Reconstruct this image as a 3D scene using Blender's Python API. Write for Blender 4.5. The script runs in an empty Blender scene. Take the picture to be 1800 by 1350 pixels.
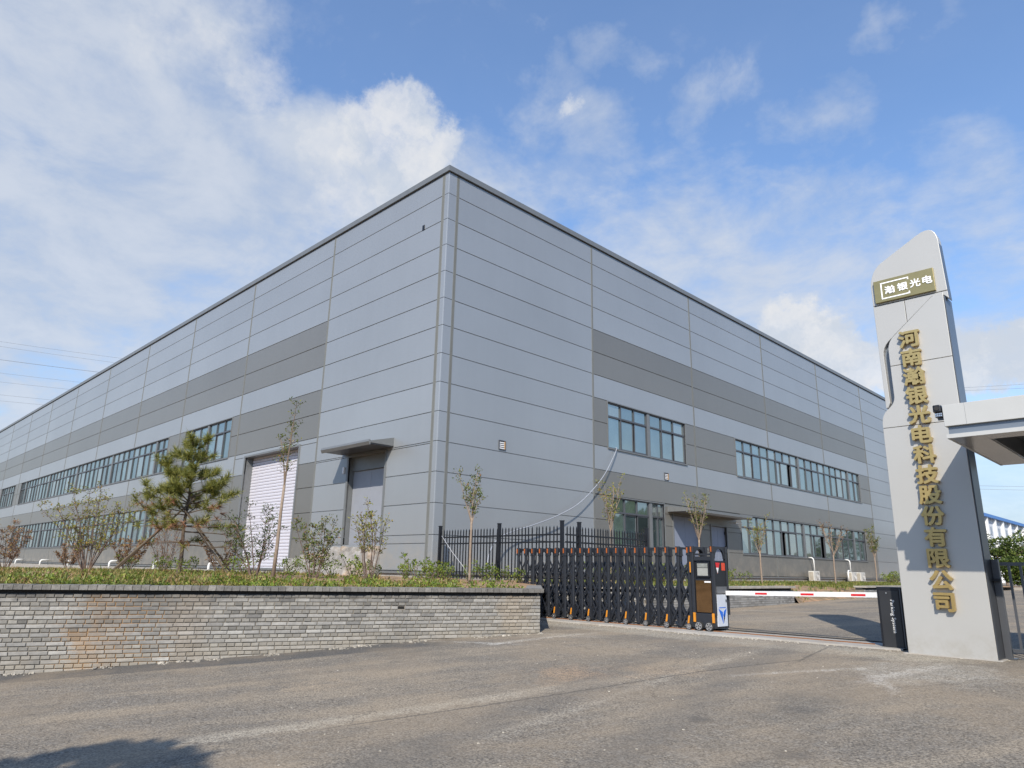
import bpy, bmesh, math, random
import numpy as np
from mathutils import Vector, Matrix

random.seed(7)
RNG = np.random.default_rng(11)
sc = bpy.context.scene
COL = sc.collection
rad = math.radians

# ------------------------------------------------------------------ camera
TH, PIT, ROL, FPX = rad(44.93), rad(14.9), rad(1.1), 1227.1
cam = bpy.data.cameras.new("camera")
cam.sensor_width = 36.0
cam.lens = FPX / 1800.0 * 36.0
cam.clip_end = 6000
cam_o = bpy.data.objects.new("camera", cam)
COL.objects.link(cam_o)
cam_o.matrix_world = (Matrix.Translation((0, 0, 1.6)) @ Matrix.Rotation(math.pi / 2 - TH, 4, 'Z')
                      @ Matrix.Rotation(math.pi / 2 + PIT, 4, 'X') @ Matrix.Rotation(ROL, 4, 'Z'))
sc.camera = cam_o

# ------------------------------------------------------------------ sun, sky, exposure
SUN = Vector((0.44, -0.64, 0.635)).normalized()          # towards the sun
sun = bpy.data.lights.new("sun", 'SUN')
sun.energy = 4.6
sun.angle = rad(0.53)
sun.color = (1.0, 0.92, 0.80)
sun_o = bpy.data.objects.new("sun", sun)
sun_o.rotation_euler = SUN.to_track_quat('Z', 'Y').to_euler()
sun_o.location = (0, 0, 60)
COL.objects.link(sun_o)

vs = sc.view_settings
vs.view_transform = 'Standard'
vs.look = 'None'
vs.gamma = 1.0
vs.use_curve_mapping = False
vs.exposure = 0.38

world = bpy.data.worlds.new("World")
sc.world = world
world.use_nodes = True
wn, wl = world.node_tree.nodes, world.node_tree.links
wn.clear()


def N(tree, typ, **kw):
    n = tree.nodes.new(typ)
    for k, v in kw.items():
        if k.startswith('i_'):
            n.inputs[k[2:].replace('_', ' ')].default_value = v
        else:
            setattr(n, k, v)
    return n


def math_n(tree, op, a, b=None, clamp=False):
    n = tree.nodes.new('ShaderNodeMath')
    n.operation = op
    n.use_clamp = clamp
    for i, s in enumerate((a, b)):
        if s is None:
            continue
        if hasattr(s, 'is_output'):
            tree.links.new(s, n.inputs[i])
        else:
            n.inputs[i].default_value = s
    return n.outputs[0]


def maprange(tree, v, a, b, c=0.0, d=1.0, smooth=True):
    n = tree.nodes.new('ShaderNodeMapRange')
    n.interpolation_type = 'SMOOTHSTEP' if smooth else 'LINEAR'
    tree.links.new(v, n.inputs['Value'])
    for k, x in zip(('From Min', 'From Max', 'To Min', 'To Max'), (a, b, c, d)):
        n.inputs[k].default_value = x
    return n.outputs[0]


def vmath(tree, op, a, b=None, scale=None):
    n = tree.nodes.new('ShaderNodeVectorMath')
    n.operation = op
    for i, s in enumerate((a, b)):
        if s is None:
            continue
        if hasattr(s, 'is_output'):
            tree.links.new(s, n.inputs[i])
        else:
            n.inputs[i].default_value = s
    if scale is not None:
        n.inputs['Scale'].default_value = scale
    return n.outputs['Value'] if op in ('DOT_PRODUCT', 'DISTANCE', 'LENGTH') else n.outputs['Vector']


def mixrgb(tree, fac, a, b, blend='MIX'):
    n = tree.nodes.new('ShaderNodeMix')
    n.data_type = 'RGBA'
    n.blend_type = blend
    for sock, s in ((n.inputs[0], fac), (n.inputs[6], a), (n.inputs[7], b)):
        if hasattr(s, 'is_output'):
            tree.links.new(s, sock)
        elif isinstance(s, (int, float)):
            sock.default_value = s
        else:
            sock.default_value = (*s[:3], 1.0)
    return n.outputs[2]


def noise(tree, vec, scale, detail=4, rough=0.55, dist=0.0):
    n = tree.nodes.new('ShaderNodeTexNoise')
    n.inputs['Scale'].default_value = scale
    n.inputs['Detail'].default_value = detail
    n.inputs['Roughness'].default_value = rough
    n.inputs['Distortion'].default_value = dist
    if vec is not None:
        tree.links.new(vec, n.inputs['Vector'])
    return n


def build_sky():
    t = world.node_tree
    out = t.nodes.new('ShaderNodeOutputWorld')
    sky = t.nodes.new('ShaderNodeTexSky')
    sky.sky_type = 'NISHITA'
    sky.sun_disc = False
    sky.sun_elevation = math.asin(SUN.z)
    sky.sun_rotation = math.atan2(SUN.x, SUN.y)
    sky.altitude = 50
    sky.air_density = 1.1
    sky.dust_density = 0.6
    sky.ozone_density = 2.2
    tc = t.nodes.new('ShaderNodeTexCoord')
    d = tc.outputs['Generated']
    sep = t.nodes.new('ShaderNodeSeparateXYZ')
    t.links.new(d, sep.inputs[0])
    z = sep.outputs['Z']
    # directions flattened on a cloud deck, for texture that shrinks towards the horizon
    zz = math_n(t, 'MAXIMUM', math_n(t, 'ADD', z, 0.22), 0.05)
    comb = t.nodes.new('ShaderNodeCombineXYZ')
    t.links.new(math_n(t, 'DIVIDE', sep.outputs['X'], zz), comb.inputs[0])
    t.links.new(math_n(t, 'DIVIDE', sep.outputs['Y'], zz), comb.inputs[1])
    deck = comb.outputs[0]
    n_big = noise(t, deck, 1.3, 5, 0.55)
    n_fine = noise(t, deck, 4.2, 7, 0.62, 0.25)
    n_puff = noise(t, d, 17.0, 8, 0.62)
    # warped direction for ragged cloud edges
    warp = vmath(t, 'SCALE', vmath(t, 'SUBTRACT', noise(t, d, 5.0, 6, 0.6).outputs['Color'], (0.5, 0.5, 0.5)), scale=0.30)
    dw = vmath(t, 'ADD', d, warp)
    warp2 = vmath(t, 'SCALE', vmath(t, 'SUBTRACT', noise(t, d, 16.0, 8, 0.66).outputs['Color'], (0.5, 0.5, 0.5)), scale=0.10)
    dp = vmath(t, 'ADD', d, warp2)

    def blobs(lst, vec):
        acc = None
        for (c, r0, r1, w) in lst:
            m = maprange(t, vmath(t, 'DISTANCE', vec, c), r1, r0, 0.0, w)
            acc = m if acc is None else math_n(t, 'MAXIMUM', acc, m)
        return acc
    veil = blobs([((-0.876, 0.125, 0.466), 0.12, 0.42, 0.95), ((-0.80, 0.20, 0.57), 0.06, 0.25, 0.9),
                  ((-0.898, 0.239, 0.37), 0.15, 0.48, 1.0), ((-0.797, 0.366, 0.48), 0.06, 0.24, 0.95),
                  ((-0.954, 0.129, 0.271), 0.15, 0.5, 1.0), ((-0.70, 0.62, 0.38), 0.15, 0.36, 0.9),
                  ((-0.5, 0.775, 0.36), 0.12, 0.32, 0.95), ((-0.337, 0.88, 0.34), 0.08, 0.26, 0.85),
                  ((-0.15, 0.95, 0.30), 0.05, 0.24, 0.8), ((-0.602, 0.651, 0.463), 0.03, 0.16, 0.85),
                  ((-0.538, 0.636, 0.553), 0.02, 0.17, 0.76), ((-0.511, 0.60, 0.61), 0.02, 0.12, 0.62),
                  ((-0.456, 0.607, 0.651), 0.0, 0.13, 0.66), ((-0.616, 0.585, 0.528), 0.02, 0.15, 0.7),
                  ((-0.37, 0.70, 0.61), 0.0, 0.12, 0.62), ((-0.44, 0.732, 0.52), 0.0, 0.16, 0.68),
                  ((-0.25, 0.81, 0.535), 0.0, 0.16, 0.72), ((-0.188, 0.776, 0.601), 0.0, 0.09, 0.6),
                  ((-0.405, 0.772, 0.489), 0.0, 0.13, 0.55), ((-0.16, 0.885, 0.436), 0.0, 0.20, 0.68),
                  ((-0.12, 0.80, 0.59), 0.0, 0.10, 0.45)], dw)
    tex = math_n(t, 'ADD', math_n(t, 'MULTIPLY', n_big.outputs['Fac'], 0.4), math_n(t, 'MULTIPLY', n_fine.outputs['Fac'], 0.6))
    thin = math_n(t, 'ADD', veil, math_n(t, 'MULTIPLY', math_n(t, 'SUBTRACT', tex, 0.52), 2.2))
    thin = maprange(t, thin, 0.18, 1.08, 0.0, 0.90)
    # broken cloud and horizon haze everywhere else
    low = maprange(t, z, 0.42, 0.02, 0.0, 0.75)
    rest = maprange(t, math_n(t, 'ADD', tex, math_n(t, 'MULTIPLY', low, 0.22)), 0.50, 0.78, 0.0, 0.6)
    thin = math_n(t, 'MAXIMUM', thin, math_n(t, 'MULTIPLY', rest, 0.75))
    thin = math_n(t, 'MAXIMUM', thin, 0.07)
    thin = math_n(t, 'MAXIMUM', thin, maprange(t, z, 0.40, 0.0, 0.0, 0.82))
    cum = blobs([((-0.675, 0.457, 0.58), 0.02, 0.075, 1.0), ((-0.717, 0.434, 0.545), 0.02, 0.08, 0.9),
                 ((-0.664, 0.51, 0.547), 0.015, 0.065, 0.92), ((-0.70, 0.489, 0.52), 0.03, 0.11, 0.85),
                 ((-0.762, 0.429, 0.485), 0.02, 0.12, 0.62), ((-0.752, 0.384, 0.536), 0.02, 0.10, 0.62),
                 ((-0.754, 0.292, 0.589), 0.02, 0.09, 0.6), ((-0.767, 0.213, 0.605), 0.02, 0.12, 0.58),
                 ((-0.511, 0.616, 0.599), 0.003, 0.028, 0.62),
                 ((-0.362, 0.883, 0.300), 0.035, 0.075, 1.15), ((-0.333, 0.90, 0.282), 0.035, 0.08, 1.15),
                 ((-0.298, 0.916, 0.262), 0.03, 0.065, 1.1), ((-0.262, 0.93, 0.262), 0.02, 0.055, 1.05),
                 ((-0.169, 0.952, 0.248), 0.025, 0.06, 1.05), ((-0.131, 0.958, 0.254), 0.025, 0.055, 1.0),
                 ((-0.965, 0.075, 0.25), 0.02, 0.07, 0.5)], dp)
    cumd = maprange(t, math_n(t, 'ADD', cum, math_n(t, 'MULTIPLY', math_n(t, 'SUBTRACT', n_puff.outputs['Fac'], 0.5), 1.0)), 0.28, 1.05, 0.0, 0.88)
    shade = maprange(t, noise(t, dp, 13.0, 6, 0.6).outputs['Fac'], 0.34, 0.64)
    c_thin = mixrgb(t, maprange(t, n_fine.outputs['Fac'], 0.32, 0.68), (0.56, 0.645, 0.79), (0.72, 0.775, 0.87))
    c_cum = mixrgb(t, shade, (0.66, 0.72, 0.81), (0.88, 0.885, 0.90))
    b_sky = t.nodes.new('ShaderNodeBackground')
    b_sky.inputs['Strength'].default_value = 0.15
    tint = vmath(t, 'MULTIPLY', sky.outputs[0], (0.84, 0.99, 1.15))
    t.links.new(tint, b_sky.inputs['Color'])
    b_thin = t.nodes.new('ShaderNodeBackground')
    b_thin.inputs['Strength'].default_value = 0.69
    t.links.new(c_thin, b_thin.inputs['Color'])
    b_cum = t.nodes.new('ShaderNodeBackground')
    b_cum.inputs['Strength'].default_value = 0.72
    t.links.new(c_cum, b_cum.inputs['Color'])
    m1 = t.nodes.new('ShaderNodeMixShader')
    t.links.new(thin, m1.inputs[0]); t.links.new(b_sky.outputs[0], m1.inputs[1]); t.links.new(b_thin.outputs[0], m1.inputs[2])
    m2 = t.nodes.new('ShaderNodeMixShader')
    t.links.new(cumd, m2.inputs[0]); t.links.new(m1.outputs[0], m2.inputs[1]); t.links.new(b_cum.outputs[0], m2.inputs[2])
    t.links.new(m2.outputs[0], out.inputs['Surface'])


build_sky()

# ------------------------------------------------------------------ materials
MATS = {}


def pm(name, col, rough=0.6, metal=0.0, var=0.12, vscale=3.0, bump=0.0, bscale=40.0, objrand=0.0, island=0.0,
       stretch=None, ramp=None, spec=None, dirt=None):
    """Principled material whose colour is broken up by noise (and by object or island where asked)."""
    if name in MATS:
        return MATS[name]
    m = bpy.data.materials.new(name)
    m.use_nodes = True
    t = m.node_tree
    b = t.nodes['Principled BSDF']
    geo = t.nodes.new('ShaderNodeNewGeometry')
    pos = geo.outputs['Position']
    if stretch:
        mp = t.nodes.new('ShaderNodeMapping')
        mp.inputs['Scale'].default_value = stretch
        t.links.new(pos, mp.inputs['Vector'])
        vec = mp.outputs[0]
    else:
        vec = pos
    n = noise(t, vec, vscale, 5, 0.6)
    v = maprange(t, n.outputs['Fac'], 0.25, 0.75, 1 - var, 1 + var, False)
    if objrand:
        oi = t.nodes.new('ShaderNodeObjectInfo')
        v = math_n(t, 'MULTIPLY', v, maprange(t, oi.outputs['Random'], 0, 1, 1 - objrand, 1 + objrand, False))
    base = col
    if ramp:
        r = t.nodes.new('ShaderNodeValToRGB')
        r.color_ramp.interpolation = 'LINEAR'
        els = r.color_ramp.elements
        while len(els) < len(ramp):
            els.new(0.5)
        for e, (p, c) in zip(els, ramp):
            e.position = p
            e.color = (*c, 1)
        t.links.new(geo.outputs['Random Per Island'], r.inputs[0])
        base = r.outputs[0]
    elif island:
        v = math_n(t, 'MULTIPLY', v, maprange(t, geo.outputs['Random Per Island'], 0, 1, 1 - island, 1 + island, False))
    if dirt:
        dc, dsc, lo, hi, amt = dirt
        dn = noise(t, pos, dsc, 6, 0.65)
        base = mixrgb(t, maprange(t, dn.outputs['Fac'], lo, hi, 0, amt), base, dc)
    vm = t.nodes.new('ShaderNodeVectorMath')
    vm.operation = 'SCALE'
    if hasattr(base, 'is_output'):
        t.links.new(base, vm.inputs[0])
    else:
        vm.inputs[0].default_value = base
    t.links.new(v, vm.inputs['Scale'])
    t.links.new(vm.outputs[0], b.inputs['Base Color'])
    b.inputs['Roughness'].default_value = rough
    b.inputs['Metallic'].default_value = metal
    if spec is not None:
        b.inputs['Specular IOR Level'].default_value = spec
    if bump:
        bn = noise(t, vec, bscale, 4, 0.6)
        bp = t.nodes.new('ShaderNodeBump')
        bp.inputs['Strength'].default_value = bump
        bp.inputs['Distance'].default_value = 0.02
        t.links.new(bn.outputs['Fac'], bp.inputs['Height'])
        t.links.new(bp.outputs[0], b.inputs['Normal'])
    MATS[name] = m
    return m


def leafmat(name, ramp, trans=0.3, rough=0.55):
    if name in MATS:
        return MATS[name]
    m = pm(name, (0.1, 0.1, 0.1), rough, 0, 0.2, 6.0, ramp=ramp)
    t = m.node_tree
    b = t.nodes['Principled BSDF']
    out = t.nodes['Material Output']
    tr = t.nodes.new('ShaderNodeBsdfTranslucent')
    src = b.inputs['Base Color'].links[0].from_socket
    t.links.new(src, tr.inputs['Color'])
    mx = t.nodes.new('ShaderNodeMixShader')
    mx.inputs[0].default_value = trans
    t.links.new(b.outputs[0], mx.inputs[1])
    t.links.new(tr.outputs[0], mx.inputs[2])
    t.links.new(mx.outputs[0], out.inputs['Surface'])
    return m


def grass_patches(m):
    """whole patches gone dry, others still green"""
    t = m.node_tree
    b = t.nodes['Principled BSDF']
    src = b.inputs['Base Color'].links[0].from_socket
    geo = t.nodes.new('ShaderNodeNewGeometry')
    n = noise(t, geo.outputs['Position'], 0.9, 4, 0.6)
    dry = mixrgb(t, maprange(t, n.outputs['Fac'], 0.50, 0.66, 0.0, 0.6), src, (0.30, 0.20, 0.085))
    green = mixrgb(t, maprange(t, n.outputs['Fac'], 0.54, 0.36, 0.0, 0.72), dry, (0.13, 0.175, 0.028))
    for l in list(t.links):
        if l.from_socket == src and l.to_node.type in ('BSDF_PRINCIPLED', 'BSDF_TRANSLUCENT'):
            t.links.new(green, l.to_socket)


def glassmat(name, tint, deep, amt=0.42):
    m = bpy.data.materials.new(name)
    m.use_nodes = True
    t = m.node_tree
    b = t.nodes['Principled BSDF']
    out = t.nodes['Material Output']
    b.inputs['Base Color'].default_value = (*deep, 1)
    b.inputs['Roughness'].default_value = 0.25
    oi = t.nodes.new('ShaderNodeObjectInfo')
    geo = t.nodes.new('ShaderNodeNewGeometry')
    n = noise(t, geo.outputs['Position'], 1.4, 3)
    c = mixrgb(t, maprange(t, n.outputs['Fac'], 0.3, 0.7), deep, tuple(x * 1.8 for x in deep))
    sc_ = t.nodes.new('ShaderNodeVectorMath'); sc_.operation = 'SCALE'
    t.links.new(c, sc_.inputs[0])
    t.links.new(maprange(t, oi.outputs['Random'], 0, 1, 0.3, 2.0, False), sc_.inputs['Scale'])
    wn_ = t.nodes.new('ShaderNodeTexWhiteNoise'); wn_.noise_dimensions = '1D'
    t.links.new(oi.outputs['Random'], wn_.inputs['W'])
    ws_ = t.nodes.new('ShaderNodeSeparateXYZ'); t.links.new(wn_.outputs['Color'], ws_.inputs[0])
    blind = maprange(t, ws_.outputs['X'], 0.70, 0.74, 0.0, 0.75)
    base_c = mixrgb(t, blind, sc_.outputs[0], (0.17, 0.185, 0.175))
    t.links.new(base_c, b.inputs['Base Color'])
    g = t.nodes.new('ShaderNodeBsdfGlossy')
    g.inputs['Color'].default_value = (*tint, 1)
    g.inputs['Roughness'].default_value = 0.03
    bn = noise(t, geo.outputs['Position'], 0.9, 2)
    bp = t.nodes.new('ShaderNodeBump')
    bp.inputs['Strength'].default_value = 0.2
    bp.inputs['Distance'].default_value = 0.02
    t.links.new(bn.outputs['Fac'], bp.inputs['Height'])
    tilt = vmath(t, 'SCALE', vmath(t, 'SUBTRACT', wn_.outputs['Color'], (0.5, 0.5, 0.5)), scale=0.05)
    nn_ = vmath(t, 'NORMALIZE', vmath(t, 'ADD', bp.outputs[0], tilt))
    t.links.new(nn_, g.inputs['Normal'])
    mx = t.nodes.new('ShaderNodeMixShader')
    mx.inputs[0].default_value = amt
    t.links.new(b.outputs[0], mx.inputs[1]); t.links.new(g.outputs[0], mx.inputs[2])
    t.links.new(mx.outputs[0], out.inputs['Surface'])
    MATS[name] = m
    return m


def panelmat(name, col):
    m = bpy.data.materials.new(name)
    m.use_nodes = True
    t = m.node_tree
    b = t.nodes['Principled BSDF']
    geo = t.nodes.new('ShaderNodeNewGeometry')
    oi = t.nodes.new('ShaderNodeObjectInfo')
    pos = geo.outputs['Position']
    big = noise(t, pos, 0.25, 3)
    mp = t.nodes.new('ShaderNodeMapping'); mp.inputs['Scale'].default_value = (2.2, 2.2, 0.12)
    t.links.new(pos, mp.inputs['Vector'])
    streak = noise(t, mp.outputs[0], 1.6, 5, 0.65)
    v = maprange(t, big.outputs['Fac'], 0.3, 0.7, 0.96, 1.04, False)
    v = math_n(t, 'MULTIPLY', v, maprange(t, streak.outputs['Fac'], 0.3, 0.75, 1.01, 0.985, False))
    v = math_n(t, 'MULTIPLY', v, maprange(t, oi.outputs['Random'], 0, 1, 0.965, 1.035, False))
    # dust washed up on the lowest metre and a half
    sep = t.nodes.new('ShaderNodeSeparateXYZ'); t.links.new(pos, sep.inputs[0])
    dn = noise(t, pos, 2.2, 5, 0.65)
    dust = math_n(t, 'MULTIPLY', maprange(t, sep.outputs['Z'], 3.0, 1.4, 0, 0.6), maprange(t, dn.outputs['Fac'], 0.35, 0.8))
    c = mixrgb(t, dust, col, (0.42, 0.37, 0.30))
    s = t.nodes.new('ShaderNodeVectorMath'); s.operation = 'SCALE'
    t.links.new(c, s.inputs[0]); t.links.new(v, s.inputs['Scale'])
    t.links.new(s.outputs[0], b.inputs['Base Color'])
    b.inputs['Metallic'].default_value = 0.38
    b.inputs['Roughness'].default_value = 0.36
    # oil-canning plus fine embossing
    b1 = noise(t, pos, 1.1, 2)
    b2 = noise(t, pos, 38.0, 2)
    h = math_n(t, 'ADD', math_n(t, 'MULTIPLY', b1.outputs['Fac'], 0.6), math_n(t, 'MULTIPLY', b2.outputs['Fac'], 0.035))
    bp = t.nodes.new('ShaderNodeBump')
    bp.inputs['Strength'].default_value = 0.22
    bp.inputs['Distance'].default_value = 0.03
    t.links.new(h, bp.inputs['Height'])
    t.links.new(bp.outputs[0], b.inputs['Normal'])
    MATS[name] = m
    return m


M_LIGHT = panelmat("panel_silver_grey", (0.308, 0.324, 0.338))
M_DARK = panelmat("panel_dark_grey", (0.195, 0.190, 0.176))
M_TRIM = pm("trim_grey", (0.175, 0.183, 0.186), 0.45, 0.3, 0.08)
M_STRIP = pm("joint_strip_grey", (0.145, 0.15, 0.142), 0.7, 0.0, 0.08)
M_FRAME = pm("window_frame_grey", (0.085, 0.09, 0.10), 0.4, 0.3, 0.08)
M_SASH = pm("sash_frame", (0.13, 0.135, 0.145), 0.4, 0.3, 0.08)
M_GLASS = glassmat("window_glass", (0.70, 0.79, 0.78), (0.030, 0.046, 0.048), 0.42)
M_CORE = pm("dark_interior", (0.03, 0.03, 0.032), 0.9)
M_ROOF = pm("roof_sheet", (0.25, 0.26, 0.27), 0.5, 0.3)
M_CONC = pm("concrete", (0.30, 0.285, 0.26), 0.9, 0, 0.15, 2.5, 0.35, 30, dirt=((0.30, 0.24, 0.17), 1.3, 0.45, 0.75, 0.6))
M_ROLL = pm("roller_white", (0.55, 0.54, 0.59), 0.45, 0.1, 0.04)
M_DOOR = pm("door_grey", (0.26, 0.275, 0.31), 0.5, 0.1, 0.05)
M_DOORB = pm("door_blue_grey", (0.21, 0.24, 0.31), 0.5, 0.1, 0.05)
M_BLACK = pm("black_steel", (0.014, 0.015, 0.019), 0.38, 0.2, 0.2)
M_GATE = pm("gate_steel", (0.030, 0.033, 0.041), 0.36, 0.3, 0.15, 4.0)
M_ORANGE = pm("orange_reflector", (0.36, 0.095, 0.018), 0.35)
M_AMBER = pm("amber_reflector", (0.56, 0.22, 0.02), 0.35)
M_WHITE = pm("white_paint", (0.70, 0.70, 0.70), 0.4, 0, 0.04)
M_RED = pm("red_paint", (0.55, 0.015, 0.02), 0.4)
M_CHROME = pm("wheel_silver", (0.7, 0.7, 0.72), 0.25, 0.9)
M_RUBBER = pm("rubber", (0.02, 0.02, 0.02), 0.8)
M_SIGN = pm("sign_silver", (0.425, 0.42, 0.402), 0.42, 0.2, 0.03, 0.8, 0.06, 1.2)
def grime(m, z_lo, z_hi, col, amt):
    """dust and splashes on the lowest part of a painted face"""
    t = m.node_tree
    b = t.nodes['Principled BSDF']
    src = b.inputs['Base Color'].links[0].from_socket
    geo = t.nodes.new('ShaderNodeNewGeometry')
    sep = t.nodes.new('ShaderNodeSeparateXYZ'); t.links.new(geo.outputs['Position'], sep.inputs[0])
    n1 = noise(t, geo.outputs['Position'], 5.0, 6, 0.7)
    mp = t.nodes.new('ShaderNodeMapping'); mp.inputs['Scale'].default_value = (7, 7, 0.5)
    t.links.new(geo.outputs['Position'], mp.inputs['Vector'])
    n2 = noise(t, mp.outputs[0], 2.0, 5, 0.7)
    k = math_n(t, 'MULTIPLY', maprange(t, sep.outputs['Z'], z_hi, z_lo), maprange(t, n1.outputs['Fac'], 0.38, 0.72))
    c = mixrgb(t, math_n(t, 'MULTIPLY', k, amt), src, col)
    c = mixrgb(t, maprange(t, n2.outputs['Fac'], 0.62, 0.82, 0.0, 0.08), c, tuple(x * 0.6 for x in col))
    t.links.new(c, b.inputs['Base Color'])


grime(M_SIGN, 0.45, 1.0, (0.31, 0.28, 0.23), 0.5)
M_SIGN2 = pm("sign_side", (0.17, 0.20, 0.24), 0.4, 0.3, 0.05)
M_GOLD = pm("gold_letter", (0.50, 0.36, 0.145), 0.30, 0.65, 0.12, 14)
M_GOLDP = pm("gold_plate", (0.34, 0.28, 0.13), 0.38, 0.7, 0.10, 5)
M_CANOPY = pm("canopy_white", (0.49, 0.487, 0.465), 0.4, 0.2, 0.03)
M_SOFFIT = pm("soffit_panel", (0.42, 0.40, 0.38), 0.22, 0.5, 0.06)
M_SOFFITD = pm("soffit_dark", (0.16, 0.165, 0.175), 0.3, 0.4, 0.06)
M_BRONZE = pm("brown_glass", (0.20, 0.115, 0.055), 0.06, 0.75, 0.3, 3)
M_BARK = pm("bark", (0.17, 0.125, 0.09), 0.9, 0, 0.3, 14, 0.5, 60)
M_TWIG = pm("twig_brown", (0.13, 0.09, 0.07), 0.9, 0, 0.3, 14)
M_PALEBARK = pm("pale_bark", (0.24, 0.185, 0.14), 0.9, 0, 0.25, 14, 0.3, 60)
M_STAKE = pm("stake_wood", (0.11, 0.085, 0.06), 0.9, 0, 0.35, 10, 0.4, 50)
M_SOIL = pm("soil", (0.30, 0.185, 0.105), 0.95, 0, 0.3, 3.0, 0.8, 12, dirt=((0.12, 0.10, 0.06), 1.7, 0.40, 0.65, 0.8))
M_MORTAR = pm("mortar", (0.185, 0.165, 0.137), 0.95, 0, 0.2, 9, 0.4, 60)
M_RUST = pm("rusty_rail", (0.24, 0.10, 0.035), 0.8, 0.3, 0.3, 20)
M_PIPE = pm("white_pipe", (0.66, 0.66, 0.64), 0.4)
M_GREYSTONE = pm("grey_brick_far", (0.22, 0.215, 0.205), 0.9, 0, 0.15, 5, 0.2, 40, island=0.28)
M_COPING = pm("coping_brick", (0.165, 0.158, 0.145), 0.9, 0, 0.35, 16, 0.4, 40, objrand=0.28, island=0.2)

G_SHRUB = leafmat("leaf_bright_green", [(0.0, (0.08, 0.125, 0.016)), (0.6, (0.16, 0.225, 0.026)), (1.0, (0.28, 0.30, 0.045))])
G_MIX = leafmat("leaf_olive", [(0.0, (0.06, 0.095, 0.02)), (0.55, (0.15, 0.185, 0.035)), (0.9, (0.24, 0.22, 0.045)), (1.0, (0.32, 0.13, 0.05))])
G_GOLD = leafmat("leaf_yellow_green", [(0.0, (0.12, 0.14, 0.026)), (0.6, (0.26, 0.27, 0.045)), (0.9, (0.36, 0.30, 0.06)), (1.0, (0.38, 0.18, 0.06))])
G_RED = leafmat("leaf_red_brown", [(0.0, (0.13, 0.085, 0.05)), (0.35, (0.22, 0.13, 0.07)), (0.7, (0.34, 0.17, 0.08)), (1.0, (0.20, 0.19, 0.05))])
G_DARK = leafmat("leaf_dark_green", [(0.0, (0.025, 0.05, 0.014)), (0.6, (0.06, 0.10, 0.02)), (1.0, (0.12, 0.15, 0.03))])
G_PINE = leafmat("pine_needle", [(0.0, (0.06, 0.08, 0.02)), (0.5, (0.19, 0.205, 0.042)), (1.0, (0.36, 0.33, 0.08))], 0.35)
G_PINED = leafmat("pine_needle_dead", [(0.0, (0.16, 0.08, 0.045)), (0.6, (0.33, 0.15, 0.08)), (1.0, (0.18, 0.15, 0.05))], 0.2)
G_GRASS = leafmat("ground_cover", [(0.0, (0.06, 0.09, 0.015)), (0.35, (0.16, 0.20, 0.035)), (0.62, (0.28, 0.25, 0.06)), (0.85, (0.38, 0.26, 0.11)), (1.0, (0.42, 0.24, 0.12))])
grass_patches(G_GRASS)
G_GRASS2 = leafmat("ground_cover_green", [(0.0, (0.06, 0.095, 0.015)), (0.45, (0.14, 0.19, 0.03)), (0.8, (0.24, 0.24, 0.055)), (1.0, (0.36, 0.25, 0.10))])
G_FAR = leafmat("leaf_far_green", [(0.0, (0.035, 0.06, 0.012)), (0.6, (0.085, 0.13, 0.025)), (1.0, (0.15, 0.19, 0.035))])

# ------------------------------------------------------------------ mesh helpers
ABS = {}


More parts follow.
